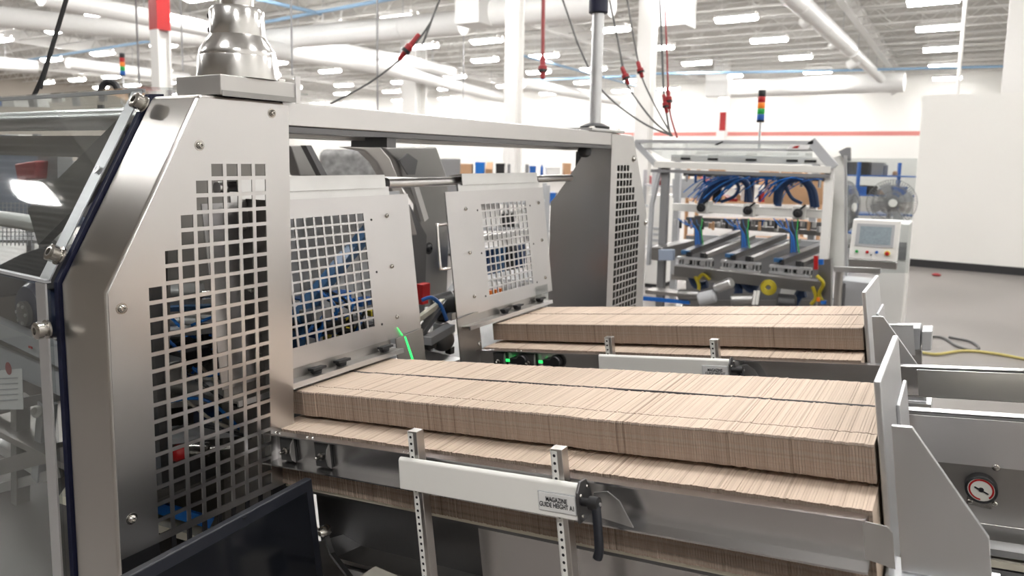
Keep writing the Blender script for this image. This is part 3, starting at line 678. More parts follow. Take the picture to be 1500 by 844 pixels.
for k in range(12):
    mg.bar(uy(-20+6*k, 296, 1.42), uy(-20+6*k, 360, 1.42), .003, .003); 
    if k < 10: mg.bar(uy(-25, 298+6*k, 1.42), uy(50, 298+6*k, 1.42), .003, .003)
inner('wire_mesh', mg, 'grey_light')

# ================================================================== MAGAZINES AND CARTON BLANKS
NB, NB2, PITCH_S = 300, 274, 1.425/300
def blank_outline():
    # stepped blank seen along the stack: narrower upper panel, wider lower panel, flap slots
    return [(-.075, -.225), (-.075, -.078), (-.002, -.0755), (.07, -.0755), (.07, -.064), (0, -.064), (0, -.003), (.003, 0),
            (.055, 0), (.0555, -.003), (.0575, -.003), (.058, 0), (.2125, 0), (.2125, -.055), (.2225, -.055), (.2225, 0),
            (.387, 0), (.39, -.003), (.39, -.064), (.33, -.064), (.33, -.0755), (.392, -.0755), (.465, -.078), (.465, -.225)]
def blank_mesh(th):
    o = blank_outline(); n = len(o)
    vs = [(0, t, z) for t, z in o] + [(th, t, z) for t, z in o]
    return vs, [tuple(range(n)), tuple(range(n, 2*n))[::-1]] + [(i, n+i, n+(i+1) % n, (i+1) % n) for i in range(n)]
me = bpy.data.meshes.new('carton_blank'); vs, fs = blank_mesh(PITCH_S*.93); me.from_pydata(vs, [], fs); me.update()
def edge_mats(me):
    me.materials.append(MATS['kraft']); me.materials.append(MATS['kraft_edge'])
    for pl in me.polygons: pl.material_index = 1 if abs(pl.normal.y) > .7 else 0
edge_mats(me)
drift_t = drift_n = 0
for i in range(NB):
    drift_n = .9*drift_n + random.gauss(0, .0002); drift_t = .9*drift_t + random.gauss(0, .0003)
    dn = drift_n + random.gauss(0, .0003) + (random.random() < .03)*random.uniform(.0006, .0016); dt = drift_t + random.gauss(0, .0004)
    o = bpy.data.objects.new('carton_blank', me); COL.objects.link(o)
    o.matrix_world = LANE[0] @ Matrix.Translation((i*PITCH_S, max(-.003, min(.003, dt)), max(-.002, min(.003, dn)))); WM[o] = o.matrix_world
    o['label'] = 'flat brown carton blank standing on edge in the front stack'; o['category'] = 'carton blank'; o['group'] = 'carton blanks in the front magazine'
m = MB()
for i in range(NB2):
    dn = random.gauss(0, .0004); dt = random.gauss(0, .0004)
    vs, fs = blank_mesh(PITCH_S*.93); m.add([(a+i*PITCH_S, b+dt, c+dn) for a, b, c in vs], fs)
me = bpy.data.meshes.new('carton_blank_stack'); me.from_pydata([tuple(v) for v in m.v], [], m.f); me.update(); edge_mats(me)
o = bpy.data.objects.new('carton_blank_stack', me); COL.objects.link(o); o.matrix_world = LANE[1]; WM[o] = LANE[1]
o['label'] = 'long stack of brown carton blanks in the rear magazine'; o['category'] = 'carton blanks'; o['kind'] = 'stuff'
MB(LANE[0]).tube([(.001+.142*i, .2175+random.gauss(0, .0006), -.0025+random.gauss(0, .0006)) for i in range(11)], .0042, n=8, sub=4).build('slot_shade_strip', 'black', label='thin black strip put in for the shade inside the front stack slot', cat='cord', smooth=True)  # black strip added to paint in the slot's dark line

def magazine(k, label, s_end):
    T = LANE[k]; mg = empty('carton_magazine', (-.8, 1.45+.98*k, .02), label, 'magazine')
    def p(name, mb, mt, par=None, **kw): return mb.build(name, mt, par or mg, **kw)
    B = lambda: MB(T)
    # near channel rail
    s0 = -.02
    ch = p('side_rail', B().box(s0, s_end, -.089, -.084, -.156, -.082).box(s0, s_end, -.110, -.084, -.0845, -.081).box(s0, s_end, -.124, -.084, -.158, -.1545), 'steel_x')
    if k == 0:
        p('end_tab', B().prism([(s_end-.004, -.106, -.083), (s_end+.028, -.106, -.086), (s_end+.036, -.106, -.095), (s_end+.036, -.106, -.150), (s_end-.004, -.106, -.142)], (0, .002, 0)), 'steel_galv', ch)
    # far channel rail
    fe = 2.25 if k == 0 else 1.40
    p('side_rail', B().box(s0, fe, .474, .479, -.185, -.082).box(s0, fe, .474, .500, -.0845, -.081), 'steel_galv')
    # carton support rails below the stack
    p('support_rail', B().box(s0, 1.43, -.06, -.02, -.247, -.229), 'darksteel'); p('support_rail', B().box(s0, 1.43, .41, .45, -.247, -.229), 'darksteel')
    p('edge_strip', B().box(s0, 1.62, -.064, -.061, -.238, -.230), 'cream')
    # side cover sheets underneath
    p('side_cover', B().box(.62, 1.62, -.03, -.026, -.62, -.247), 'steel_x')
    p('side_cover', B().box(.02, .60, .03, .034, -.60, -.247), 'darksteel')
    lg = p('lower_ledge', B().box(.12, 1.62, -.045, .10, -.425, -.415), 'steel_dull'); p('lower_cover', B().box(.12, 1.62, -.06, -.056, -.75, -.425), 'midsteel')
    p('floor_tray', B().box(-.02, 1.62, .02, .46, -.62, -.61), 'midsteel')
    for s in (.25, 1.45):
        q = T @ Vector((s, .2, -.62)); mg_l = MB().box(q.x-.04, q.x+.04, q.y-.2, q.y-.12, .03, q.z).box(q.x-.04, q.x+.04, q.y+.12, q.y+.2, .03, q.z)
        for dy in (-.16, .16):
            l = p('leg', MB().box(q.x-.04, q.x+.04, q.y+dy-.04, q.y+dy+.04, .03, q.z+.02), 'steel_dull'); MB().cyl((q.x, q.y+dy, 0), (q.x, q.y+dy, .03), .05, n=14).build('foot', 'rubber', l)
    # roller brackets on the channel
    for s in (.085, .215):
        b = p('roller_bracket', B().box(s-.026, s+.026, -.099, -.090, -.150, -.090), 'inner_dark', ch)
        B().lathe([(.009, 0), (.009, .008), (.005, .010), (.005, .022), (.003, .024)], (s, -.099, -.122), (0, -1, 0), 12).build('nut', 'bolt_steel', b, smooth=True)
        B().prism([(s+.026, -.1, -.150), (s+.030, -.112, -.140), (s+.032, -.118, -.120), (s+.030, -.112, -.100), (s+.026, -.1, -.090)], (.004, 0, 0)).build('curved_lip', 'steel_galv', b)
    for s in (.165, .185, .045, .06): bolt(ch, T @ Vector((s, -.098, -.081)), NV, .0035, .003, washer=False, material='polished')
    # perforated scale posts
    for s in (.562, .912):
        po = p('scale_post', B().box(s-.012, s+.012, -.150, -.1265, -.45, -.012), 'steel_v', bevel=.0015)
        B().box(s-.0125, s-.0115, -.1505, -.126, -.45, -.012).build('scale_strip', 'white_plastic', po)
        B().box(s-.010, s+.0015, -.1512, -.150, -.40, -.016).build('scale_strip', 'white_plastic', po)
        for j in range(26):
            n = -.024-.0145*j; B().lathe([(.0030, 0), (.0030, .0006)], (s-.0042, -.1512, n), (0, -1, 0), 8).build('scale_mark', 'ink', po)
    # white plastic guide with its label and clamp
    g0, g1 = .527, .957
    pr = [(-.1505, -.134), (-.1505, -.070), (-.158, -.066), (-.164, -.072), (-.168, -.134)]
    gb = p('guide_block', B().prism([(g0, t, n) for t, n in pr], (g1-g0, 0, 0)), 'white_plastic', bevel=.003)
    B().prism([(.8755, -.1664, -.1235), (.9545, -.1664, -.1235), (.9545, -.1655, -.0875), (.8755, -.1655, -.0875)], (0, -.0028, 0)).build('label_border', 'grey_light', gb)
    lb = B().prism([(.877, -.1667, -.122), (.953, -.1667, -.122), (.953, -.1658, -.089), (.877, -.1658, -.089)], (0, -.0035, 0)).build('guide_label', 'label_white', gb)
    Mt = T @ Matrix.Translation((.915, -.1704, -.1055)) @ Matrix.Rotation(math.radians(90), 4, 'X') 
    text('label_text', 'MAGAZINE\nGUIDE HEIGHT A1' if k == 0 else 'MAGAZINE\nGUIDE HEIGHT', .0125, Mt, 'ink', lb, sx=.72)
    ep = p('clamp_plate', B().prism([(g1, -.172, -.136), (g1, -.172, -.080), (g1, -.158, -.064), (g1, -.135, -.066), (g1, -.120, -.095), (g1, -.112, -.136)], (.005, 0, 0)), 'darksteel', gb, bevel=.001)
    for t, n in ((-.162, -.125), (-.162, -.088), (-.136, -.080)): bolt(ep, T @ Vector((g1+.005, t, n)), SV, .0035, .003, washer=False)
    p('clamp_wing', B().prism([(g1+.012, -.124, -.140), (g1+.012, -.124, -.096), (g1+.040, -.124, -.090), (g1+.062, -.124, -.105), (g1+.085, -.124, -.150)], (0, .003, 0)), 'steel_galv', gb)
    lv = p('clamp_lever', B().lathe([(.0075, 0), (.0075, .016), (.0125, .017), (.0125, .034), (.006, .036)], (g1+.004, -.158, -.1), (1, 0, 0), 16), 'black', gb, smooth=True)
    B().tube([(g1+.030, -.158, -.096), (g1+.034, -.162, -.11), (g1+.037, -.168, -.145), (g1+.038, -.172, -.176), (g1+.034, -.174, -.192)], .0085, n=12, sub=4).build('lever_arm', 'bezel', lv, smooth=True)
    B().lathe([(.0035, 0), (.0035, .002)], (g1+.040, -.158, -.1), (1, 0, 0), 10).build('screw', 'steel_galv', lv, smooth=True)
    # scissor linkage under the front of the rail
    p('link_rod', B().tube([(.02, -.10, -.245), (.025, -.10, -.36)], .005, n=8), 'bolt_steel', smooth=True)
    p('link_rod', B().tube([(.02, -.10, -.305), (.17, -.085, -.325)], .004, n=8), 'polished', smooth=True)
    p('link_bar', B().bar((.175, -.085, -.320), (.20, -.09, -.375), .012, .008).bar((.20, -.09, -.375), (.28, -.10, -.425), .012, .008), 'darksteel')
    p('link_pivot', B().lathe([(.012, 0), (.014, .004), (.014, .02), (.006, .03)], (.18, -.075, -.322), (0, -1, 0), 12), 'bolt_steel', smooth=True)
    return mg
M1 = magazine(0, 'front inclined stainless carton magazine with white guide block and scale posts', 1.418)
M2 = magazine(1, 'rear inclined stainless carton magazine behind the front stack', 2.25)
# gauge panel and trims on the front magazine beyond the backstop
B = lambda: MB(LANE[0])
gpn = B().box(1.30, 2.25, .470, .474, -.312, -.187).build('gauge_panel', 'steel_dull', M1)
B().box(1.30, 2.25, .464, .468, -.187, -.088).build('upper_cover', 'steel_bright', M1)
B().box(1.30, 2.25, .472, .476, -.62, -.314).build('lower_cover', 'steel_bead', M1)
def onpanel(px, py, t=.469):
    d = ray(px, py); k = (1.25+t)/d.y; return CAM + d*k
gc = onpanel(1437, 712)
ga = B().T
gauge = MB().lathe([(.029, 0), (.029, .022), (.026, .024), (.0245, .024), (.0245, .020), (.001, .020)], gc, (0, -1, 0), 28).build('pressure_gauge', 'black', gpn, smooth=True)
MB().lathe([(.024, 0), (.024, .001)], gc + Vector((0, -.0205, 0)), (0, -1, 0), 24).build('dial', 'dial', gauge)
rg = MB()
for k in range(24):
    if 9 <= k <= 11: continue
    a0_, a1_ = [math.radians(90-15*j) for j in (k, k+1)]; c0 = gc + Vector((0, -.0220, 0))
    f = lambda r, a: c0 + Vector((r*math.cos(a), 0, r*math.sin(a)))
    rg.add([f(.019, a0_), f(.019, a1_), f(.0225, a1_), f(.0225, a0_)], [(0, 1, 2, 3)])
rg.build('red_ring', 'red', gauge)
nd = MB().bar(gc + Vector((-.012, -.0225, .004)), gc + Vector((.013, -.0225, -.006)), .002, .0022); nd.lathe([(.005, 0), (.004, .003)], gc + Vector((0, -.0215, 0)), (0, -1, 0), 12); nd.build('needle', 'ink', gauge)
for q in ((1459, 684), (1421, 734), (1457, 738)): bolt(gpn, onpanel(*q), (0, -1, 0), .0085 if q[0] == 1459 else .006, washer=False)
a, b = onpanel(1427, 733), onpanel(1447, 742); MB().box(a.x, b.x, a.y-.002, a.y, b.z, a.z).build('gauge_tag', 'label_white', gpn)
MB().box(gc.x-.022, gc.x+.022, gc.y-.003, gc.y, gc.z-.045, gc.z-.01).build('gauge_bracket', 'bolt_steel', gpn, bevel=.002)
for i, (n, mt) in enumerate(((-.338, 'alu'), (-.362, 'cream'), (-.380, 'alu'))):
    B().box(1.45, 2.25, .40, .44, n-.008, n+.006).build('slide_rail', mt, M1)
B().box(1.44, 2.25, .30, .33, -.47, -.395).build('slide_base', 'black', M1)
B().box(1.44, 2.25, .8515, .8550, -.155, -.084).build('centre_cover', 'steel_galv', M1)
B().box(1.44, 1.50, .56, .60, -.160, -.110).build('end_stop', 'midsteel', M1)
B().box(1.50, 2.25, .56, .63, -.150, -.140).build('centre_tray', 'cream', M1)
B().box(1.44, 2.25, .535, .56, -.160, -.118).build('centre_rail', 'white_paint', M1)
# front corner of the lower chute under the monitor
ck = MB(); P = [uz(400, 812, .70), uz(528, 776, .70), uz(560, 815, .68), uz(600, 844, .66), uz(440, 900, .66)]
MB().prism(P, (0, 0, -.004)).build('chute_plate', 'steel_galv', M1)
c = uz(560, 846, .78); MB().box(c.x-.05, c.x+.05, c.y-.03, c.y+.03, c.z-.06, c.z).build('terminal_box', 'beige_box', M1, bevel=.008)
# green optical sensors on the rear magazine
for s in (.16, .30):
    T = LANE[1]; sb = MB(T).box(s-.02, s+.02, -.115, -.092, -.125, -.105).build('optical_sensor', 'black', M2, bevel=.003)
    MB(T).box(s-.034, s-.018, -.1165, -.1145, -.118, -.108).build('status_light', 'led_laser_green', sb)
    MB(T).lathe([(.022, 0), (.026, .008), (.02, .02)], (s+.03, -.096, -.115), (0, -1, 0), 14).build('knob', 'black', sb, smooth=True)

# ---- backstops
def backstop(k, label, ds=0):
    T = LANE[k] @ Matrix.Translation((ds, 0, 0)); r = empty('backstop', T @ Vector((1.5, .2, -.25)), label, 'backstop'); B = lambda: MB(T)
    B().box(1.430, 1.441, .005, .375, -.235, .105).build('stop_plate', 'alu', r, bevel=.003)
    B().box(1.441, 1.448, .22, .405, -.235, .004).build('backing_plate', 'alu', r, bevel=.002)
    B().prism([(1.452, .0, .034), (1.481, .0, .034), (1.574, .0, -.130), (1.574, .0, -.205), (1.452, .0, -.205)], (0, .010, 0)).build('gusset', 'alu', r, bevel=.0012)
    B().box(1.43, 1.585, -.02, .05, -.222, -.207).build('base_plate', 'alu', r)
    return r
backstop(0, 'grey aluminium backstop with triangular gusset holding the front carton stack')
backstop(1, 'grey aluminium backstop with triangular gusset behind the rear carton stack', -.124)
jb = empty('junction_box', (.05, 2.9, 1.0), 'small grey box with cable beside the rear backstop', 'box')
P = [uy(1310, 481, 2.72), uy(1348, 481, 2.72), uy(1348, 513, 2.72), uy(1310, 513, 2.72)]
MB().prism(P, (0, .10, 0)).build('housing', 'grey_light', jb, bevel=.003)
P = [uy(1350, 485, 2.72), uy(1366, 485, 2.72), uy(1364, 514, 2.72), uy(1350, 514, 2.72)]
MB().prism(P, (0, .10, 0)).build('cover', 'alu', jb, bevel=.004)
P = [uy(1335, 514, 2.75), uy(1350, 514, 2.75), uy(1350, 545, 2.75), uy(1335, 545, 2.75)]
MB().prism(P, (0, .05, 0)).build('bracket', 'steel_dull', jb)

# ---- black monitor at the bottom left
c1 = uz(457, 700, .955); c0 = uz(185, 846, .955); dv = (c1-c0).normalized(); tilt = math.radians(8)
nrm = Vector((dv.y, -dv.x, 0)).normalized()
up = (Vector((0, 0, 1))*math.cos(tilt) - nrm*math.sin(tilt)).normalized(); fn = dv.cross(up)
mw = 0.48; Mm = Matrix(((dv.x, up.x, fn.x, c1.x), (dv.y, up.y, fn.y, c1.y), (dv.z, up.z, fn.z, c1.z), (0, 0, 0, 1)))
mo = empty('monitor', (c1 - dv*.24 - Vector((0, 0, .45))), 'black flat monitor tilted in front of the near perforated panel', 'monitor')
MB(Mm).box(-mw, 0, -.31, 0, -.022, 0).build('bezel', 'bezel', mo, bevel=.004)
MB(Mm).box(-mw+.022, -.022, -.285, -.026, -.001, .0012).build('screen', 'black_gloss', mo)
MB(Mm).box(-mw+.05, -.06, -.27, -.04, -.05, -.022).build('back_shell', 'black', mo, bevel=.01)
MB(Mm).box(-mw/2-.05, -mw/2+.05, -.22, -.12, -.16, -.05).build('mount', 'darksteel', mo)
MB().cyl(Mm @ Vector((-mw/2, -.17, -.14)), (Mm @ Vector((-mw/2, -.17, -.14))).xy.to_3d(), .03, n=16).build('stand', 'darksteel', mo, smooth=True)
MB(Mm).box(-.205, -.195, -.010, -.006, 0, .0012).build('brand_mark', 'black', mo)
# grille carried on below, its bars coloured black for the monitor's shadow
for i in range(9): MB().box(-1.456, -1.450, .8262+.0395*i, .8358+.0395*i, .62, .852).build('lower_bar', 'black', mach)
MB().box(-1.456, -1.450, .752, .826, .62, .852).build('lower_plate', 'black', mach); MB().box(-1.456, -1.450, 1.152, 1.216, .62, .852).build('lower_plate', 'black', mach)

# ================================================================== SECOND MACHINE ACROSS THE AISLE
FY = 6.5
pk = empty('packing_machine', uy(1090, 445, FY).xy.to_3d(), 'open white framed packing machine with blue hoses and three gripper heads', 'machine')
def f(px, py, Y=FY): return uy(px, py, Y)
def pm(name, mb, mt, par=None, **k): return mb.build(name, mt, par or pk, **k)
def fplate(pts, Y, th, name, mt, par=None, **k): return pm(name, MB().prism([f(a, b, Y) for a, b in pts], (0, th, 0)), mt, par, **k)
def down(p): return Vector((p.x, p.y, 0))
# frame
a, b = f(964, 240), f(1217, 247); zt = a.z
def post(px, py, Y, wd, mt, zt=None, name='frame_post'):
    p = f(px, py, Y); return pm(name, MB().box(p.x-wd/2, p.x+wd/2, Y, Y+wd, .02, zt if zt else p.z), mt, bevel=.004)
post(1216, 236, FY, .07, 'white_paint'); post(974, 240, FY, .07, 'grey_paint'); post(993, 236, FY+1.6, .07, 'grey_light'); post(1195, 238, FY+1.6, .07, 'grey_light')
fplate([(1198, 380), (1217, 380), (1217, 470), (1198, 470)], FY-.02, .10, 'post_cover', 'midsteel')
pm('header_beam', MB().bar(f(960, 241), f(1218, 249), .08, .06), 'offwhite', bevel=.004)
pm('header_rail', MB().bar(f(955, 250), f(1216, 258), .06, .03), 'grey_paint')
pm('header_beam', MB().bar(f(985, 231, FY+.5), f(1214, 236, FY+.5), .08, .07), 'white_paint', bevel=.004)
for x in (1004, 1044, 1100, 1160, 1187): p = f(x, 232+.02*(x-985), FY+.45); pm('beam_slot', MB().box(p.x-.05, p.x+.05, p.y, p.y+.01, p.z-.01, p.z+.01), 'black')
# raised clear lid with its frame
lid = pm('lid_frame', MB().bar(f(932, 207), f(1192, 209), .05, .03).bar(f(940, 218), f(1190, 220), .03, .02), 'grey_light')
MB().prism([f(935, 208), f(1190, 210), f(1190, 232, FY+.5), f(975, 232, FY+.5)], (0, 0, -.006)).build('lid_pane', 'polycarbonate', lid)
MB().bar(f(1188, 206), f(1222, 246), .05, .08).build('lid_bracket', 'grey_light', lid, bevel=.004)
MB().bar(f(930, 208), f(962, 242), .04, .05).build('lid_arm', 'grey_light', lid)
MB().prism([f(1158, 212, FY-.03), f(1186, 212, FY-.03), f(1184, 219, FY-.03), f(1152, 219, FY-.03)], (0, .004, 0)).build('lid_sticker', 'label_white', lid)
MB().prism([f(1165, 214, FY-.035), f(1172, 213, FY-.035), f(1168, 217, FY-.035), f(1160, 217, FY-.035)], (0, .003, 0)).build('sticker_mark', 'red', lid)
fplate([(1046, 212), (1058, 207), (1060, 208), (1050, 213)], FY-.04, .01, 'lid_latch', 'black')
# open clear door on the left with slanted frame
pm('side_door_frame', MB().bar(f(968, 244), f(955, 300), .05, .03).bar(f(955, 300), f(950, 388), .05, .03), 'grey_light')
# knob beam
kb = pm('cross_beam', MB().bar(f(987, 303, FY+.25), f(1210, 314, FY+.25), .08, .075), 'offwhite', bevel=.006)
for x, y in ((1029, 304), (1097, 308), (1170, 312)):
    p = f(x, y, FY+.18)
    cl = MB().box(p.x-.055, p.x+.055, p.y-.005, p.y+.16, p.z-.06, p.z+.06).build('clamp_block', 'offwhite', kb, bevel=.006)
    MB().lathe([(.012, 0), (.012, .03), (.042, .032), (.042, .055), (.018, .06), (.016, .064), (.001, .064)], p, (0, -1, 0), 18).build('star_knob', 'black', cl, smooth=True)
    MB().bar(p+Vector((0, -.03, .02)), p+Vector((.06, -.03, .075)), .015, .018).build('knob_lever', 'black', cl)
# heads
for i, (x, y) in enumerate(((1023, 316), (1091, 320), (1163, 324))):
    col = pm('lift_column', MB().bar(f(x, y, FY+.2), f(x, y+50, FY+.2), .07, .05, up=(0, 1, 0)), 'darksteel', bevel=.006)
    gx, gy = ((1019, 383), (1086, 388), (1159, 395))[i]
    w_ = (50, 56, 60)[i]; h_ = 19
    gr = empty  # noqa
    p0, p1 = f(gx-w_/2, gy-8, FY-.25), f(gx+w_/2, gy+11, FY-.25)
    gb = pm('gripper_head', MB().box(p0.x, p1.x, p0.y, p0.y+.04, p1.z+.02, p0.z-.02), 'black', bevel=.004)
    for j in range(12):
        xx = p0.x + (p1.x-p0.x)*(j+.5)/12
        if j in (3, 8): MB().lathe([(.022, 0), (.022, .025), (.014, .025), (.014, .01)], (xx, p0.y, (p0.z+p1.z)/2), (0, -1, 0), 14).build('suction_cup', 'alu', gb, smooth=True)
        elif j in (4, 7): continue
        else: MB().box(xx-.0075, xx+.0065, p0.y-.03, p0.y, p1.z+.015+.008*(j % 2), p0.z-.015).build('gripper_finger', 'alu', gb, bevel=.002, seg=1)
    MB().bar((p0.x, p0.y-.02, p0.z-.012), (p1.x, p0.y-.02, p0.z-.008), .06, .020).build('gripper_rail', 'alu', gb)
    MB().bar((p0.x, p0.y-.02, p1.z+.012), (p1.x, p0.y-.02, p1.z+.008), .06, .018).build('gripper_rail', 'alu', gb)
    for dx in (-.03, .10): MB().box(p0.x+.1+dx, p0.x+.14+dx, p0.y, p0.y+.05, p0.z-.01, p0.z+.045).build('gripper_bracket', 'black', gb)
    MB().box(p0.x+.02, p0.x+.09, p0.y, p0.y+.05, p0.z+.02, p0.z+.055).build('blue_sensor', 'blue_steel', gb, bevel=.004)
    pm('slide_rail', MB().bar(f(gx-15, gy-12, FY-.2), f(gx+62, gy-42, FY+.9), .07, .05), 'darksteel')
    pm('slide_rail', MB().bar(f(gx+14, gy-8, FY-.2), f(gx+84, gy-36, FY+.9), .05, .04), 'midsteel')
    for j in range(5):
        A = f(x-30+9*j, 320+2*(j % 2), FY+.15); Bq = f(x-5+2.2*j, y+16+4*(j % 3), FY+.12); Cq = f(x-4+3*j, y+48, FY+.1)
        pm('air_hose', MB().tube([A, A.lerp(Bq, .5)+Vector((0, 0, -.02)), Bq, Cq], .005, n=6, sub=5), ('blue_bright', 'blue', 'blue_bright', 'blue_steel', 'green')[j], smooth=True)
    for j in range(9):
        p = f(x-34+8*j, 322+.4*j, FY+.2); pm('fitting', MB().cyl(p, p+Vector((0, 0, -.05-.03*(j % 2))), .010+.004*(j % 3), n=8), ('steel_galv', 'black', 'midsteel', 'tan_board')[j % 4], smooth=True)
pm('lower_beam', MB().bar(f(990, 396), f(1206, 420), .12, .10), 'midsteel', bevel=.005)
pm('lower_beam', MB().bar(f(985, 405, FY+.9), f(1206, 420, FY+.9), .08, .06), 'steel_dull')
pm('mid_beam', MB().bar(f(1020, 328, FY+.8), f(1208, 342, FY+.8), .06, .05), 'midsteel')
pm('mid_beam', MB().bar(f(1030, 348, FY+1.1), f(1208, 358, FY+1.1), .06, .06), 'grey_light')
pm('side_cylinder', MB().bar(f(962, 372, FY-.2), f(1010, 360, FY+.5), .12, .13), 'midsteel', bevel=.008)
fplate([(964, 366), (986, 366), (986, 382), (964, 382)], FY-.25, .06, 'cylinder_cap', 'grey_blue', bevel=.008)
pm('manifold', MB().bar(f(1002, 254, FY+.3), f(1214, 262, FY+.3), .05, .05), 'darksteel')
for i in range(16): p = f(1006+13*i, 256+.5*i, FY+.26); pm('fitting', MB().cyl(p, p+Vector((0, 0, -.07)), .014, n=8), random.choice(['steel_galv', 'blue', 'midsteel', 'steel_galv']), smooth=True)
# big hose bundles
for (P, r) in (([(1026, 300), (1034, 283), (1052, 267), (1070, 262)], .035), ([(1030, 300), (1042, 282), (1060, 270), (1082, 262), (1095, 272), (1098, 296)], .028), ([(1056, 296), (1075, 288), (1082, 276), (1078, 266)], .016),
               ([(1140, 302), (1143, 280), (1155, 266), (1172, 262), (1186, 276), (1192, 303)], .03), ([(1136, 300), (1138, 280), (1150, 268)], .018), ([(1196, 304), (1192, 280), (1180, 264)], .028), ([(1150, 272), (1160, 290), (1175, 298)], .016)):
    pm('hose_bundle', MB().tube([f(a, b, FY+.2) for a, b in P], r, n=10, sub=6), 'blue_dark', smooth=True)
for i in range(46):
    x0 = random.choice((1000, 1015, 1040, 1075, 1105, 1125, 1140)) + 18*random.random(); y0 = 266+32*random.random(); x1 = x0+25+32*random.random(); y1 = 258+6*random.random()
    Y_ = FY+.1+.3*random.random(); A, Bq = f(x0, y0, Y_), f(x1, y1, Y_)
    pm('air_hose', MB().tube([A, A.lerp(Bq, .35)+Vector((0, 0, .03)), A.lerp(Bq, .7)+Vector((0, 0, .03)), Bq], .0055, n=5, sub=4), random.choice(['blue_bright', 'blue', 'blue_bright', 'blue_steel']), smooth=True)
for x in (1050, 1097, 1140): p = f(x, 275, FY+.35); pm('valve_island', MB().box(p.x-.04, p.x+.04, p.y, p.y+.06, p.z-.14, p.z+.08), random.choice(['black', 'blue_dark']), bevel=.004)
for i in range(18): p = f(1000+205*random.random(), 322+12*random.random(), FY+.3); s_ = .012+.016*random.random(); pm('regulator', MB().cyl(p, p+Vector((0, 0, -.05)), s_, n=8), random.choice(['steel_galv', 'blue', 'black', 'midsteel', 'tan_board']), smooth=True)
pm('back_panel', MB().prism([f(985, 262, FY+1.9), f(1030, 262, FY+1.9), f(1030, 290, FY+1.9), f(985, 290, FY+1.9)], (0, .02, 0)), 'grey_light')
# lower clutter of the machine
for (q, ax, r, l, mt) in (((1036, 436), (1, .2, .35), .06, .16, 'grey_light'), ((1060, 418), (-.8, .2, -.4), .045, .18, 'steel_galv'), ((1010, 432), (1, 0, .1), .05, .2, 'midsteel'), ((1088, 440), (1, .3, .1), .06, .2, 'midsteel'), ((1152, 446), (1, .2, 0), .09, .16, 'black')):
    p = f(q[0], q[1], FY-.3); d = Vector(ax).normalized()
    pm('motor', MB().lathe([(r*.8, 0), (r, .01), (r, l*.9), (r*.7, l)], p-d*l*.5, d, 18), mt, smooth=True)
yc = pm('hose_coil', MB(), 'yellow') if False else None
p = f(1126, 421, FY-.05); c = MB()
for r in (.030, .046, .062): c.tube([p + Vector((r*math.cos(t), -.01, r*math.sin(t))) for t in [i*math.pi/10 for i in range(21)]], .010, n=8)
pm('hose_coil', c, 'yellow', smooth=True)
for P in ([(1196, 404), (1206, 415), (1200, 430), (1205, 442)], [(1190, 420), (1195, 436), (1188, 446)], [(1018, 405), (1024, 420), (1018, 438)], [(1040, 410), (1030, 402), (1022, 410)]):
    pm('yellow_cable', MB().tube([f(a, b, FY-.1) for a, b in P], .016, n=7, sub=5), 'yellow', smooth=True)
for P in ([(1012, 402), (1020, 418), (1036, 416)], [(1072, 408), (1082, 424), (1076, 440)], [(1085, 408), (1100, 424), (1108, 412)], [(1178, 418), (1168, 436), (1160, 450)], [(1172, 418), (1176, 436)]):
    pm('blue_duct', MB().tube([f(a, b, FY+.1) for a, b in P], .04, n=9, sub=5), 'blue_dark', smooth=True)
for x in (1104, 1109): p = f(x, 436, FY-.35); pm('white_tube', MB().cyl(p-Vector((0, 0, .06)), p+Vector((.01, 0, .06)), .012, n=8), 'white_plastic', smooth=True)
fplate([(1146, 414), (1176, 416), (1170, 436), (1142, 432)], FY+.3, .02, 'white_plate', 'white_paint')
fplate([(945, 425), (1010, 432), (1010, 437), (945, 430)], FY-.3, .2, 'floor_sill', 'steel_dull'); fplate([(940, 434), (1010, 441), (1010, 446), (940, 440)], FY-.32, .02, 'blue_sill', 'blue')
fplate([(1000, 440), (1208, 440), (1208, 480), (1000, 480)], FY+1.2, .02, 'rear_cover', 'midsteel')
fplate([(1005, 345), (1205, 352), (1205, 445), (1005, 440)], FY+1.5, .02, 'rear_cover', 'grey_paint')
fplate([(1120, 262), (1205, 264), (1205, 300), (1120, 298)], FY+1.45, .02, 'rear_cover', 'tan_board')
fplate([(1005, 318), (1205, 326), (1205, 340), (1005, 332)], FY+1.45, .05, 'rear_valve_bank', 'darksteel')
fplate([(1192, 375), (1198, 375), (1198, 395), (1192, 395)], FY-.3, .03, 'indicator', 'red'); fplate([(1199, 380), (1206, 380), (1206, 388), (1199, 388)], FY-.3, .03, 'indicator', 'blue')
fplate([(1196, 436), (1201, 436), (1201, 442), (1196, 442)], FY-.35, .03, 'indicator', 'orange'); fplate([(1202, 441), (1210, 441), (1210, 446), (1202, 446)], FY-.35, .03, 'indicator', 'blue')
# right guard wing: clear pane
gw = fplate([(1236, 228), (1240, 228), (1242, 470), (1238, 470)], FY-.02, .03, 'wing_frame', 'alu')
MB().prism([f(1240, 232), f(1344, 232), f(1330, 400), (f(1240, 400))], (0, .006, 0)).build('wing_pane', 'polycarbonate', gw)
fplate([(1216, 232), (1238, 226), (1238, 395), (1210, 395)], FY+.3, .04, 'wing_panel', 'offwhite')
fplate([(1228, 222), (1240, 216), (1246, 216), (1246, 236), (1238, 236)], FY+.25, .05, 'wing_bracket', 'grey_paint')
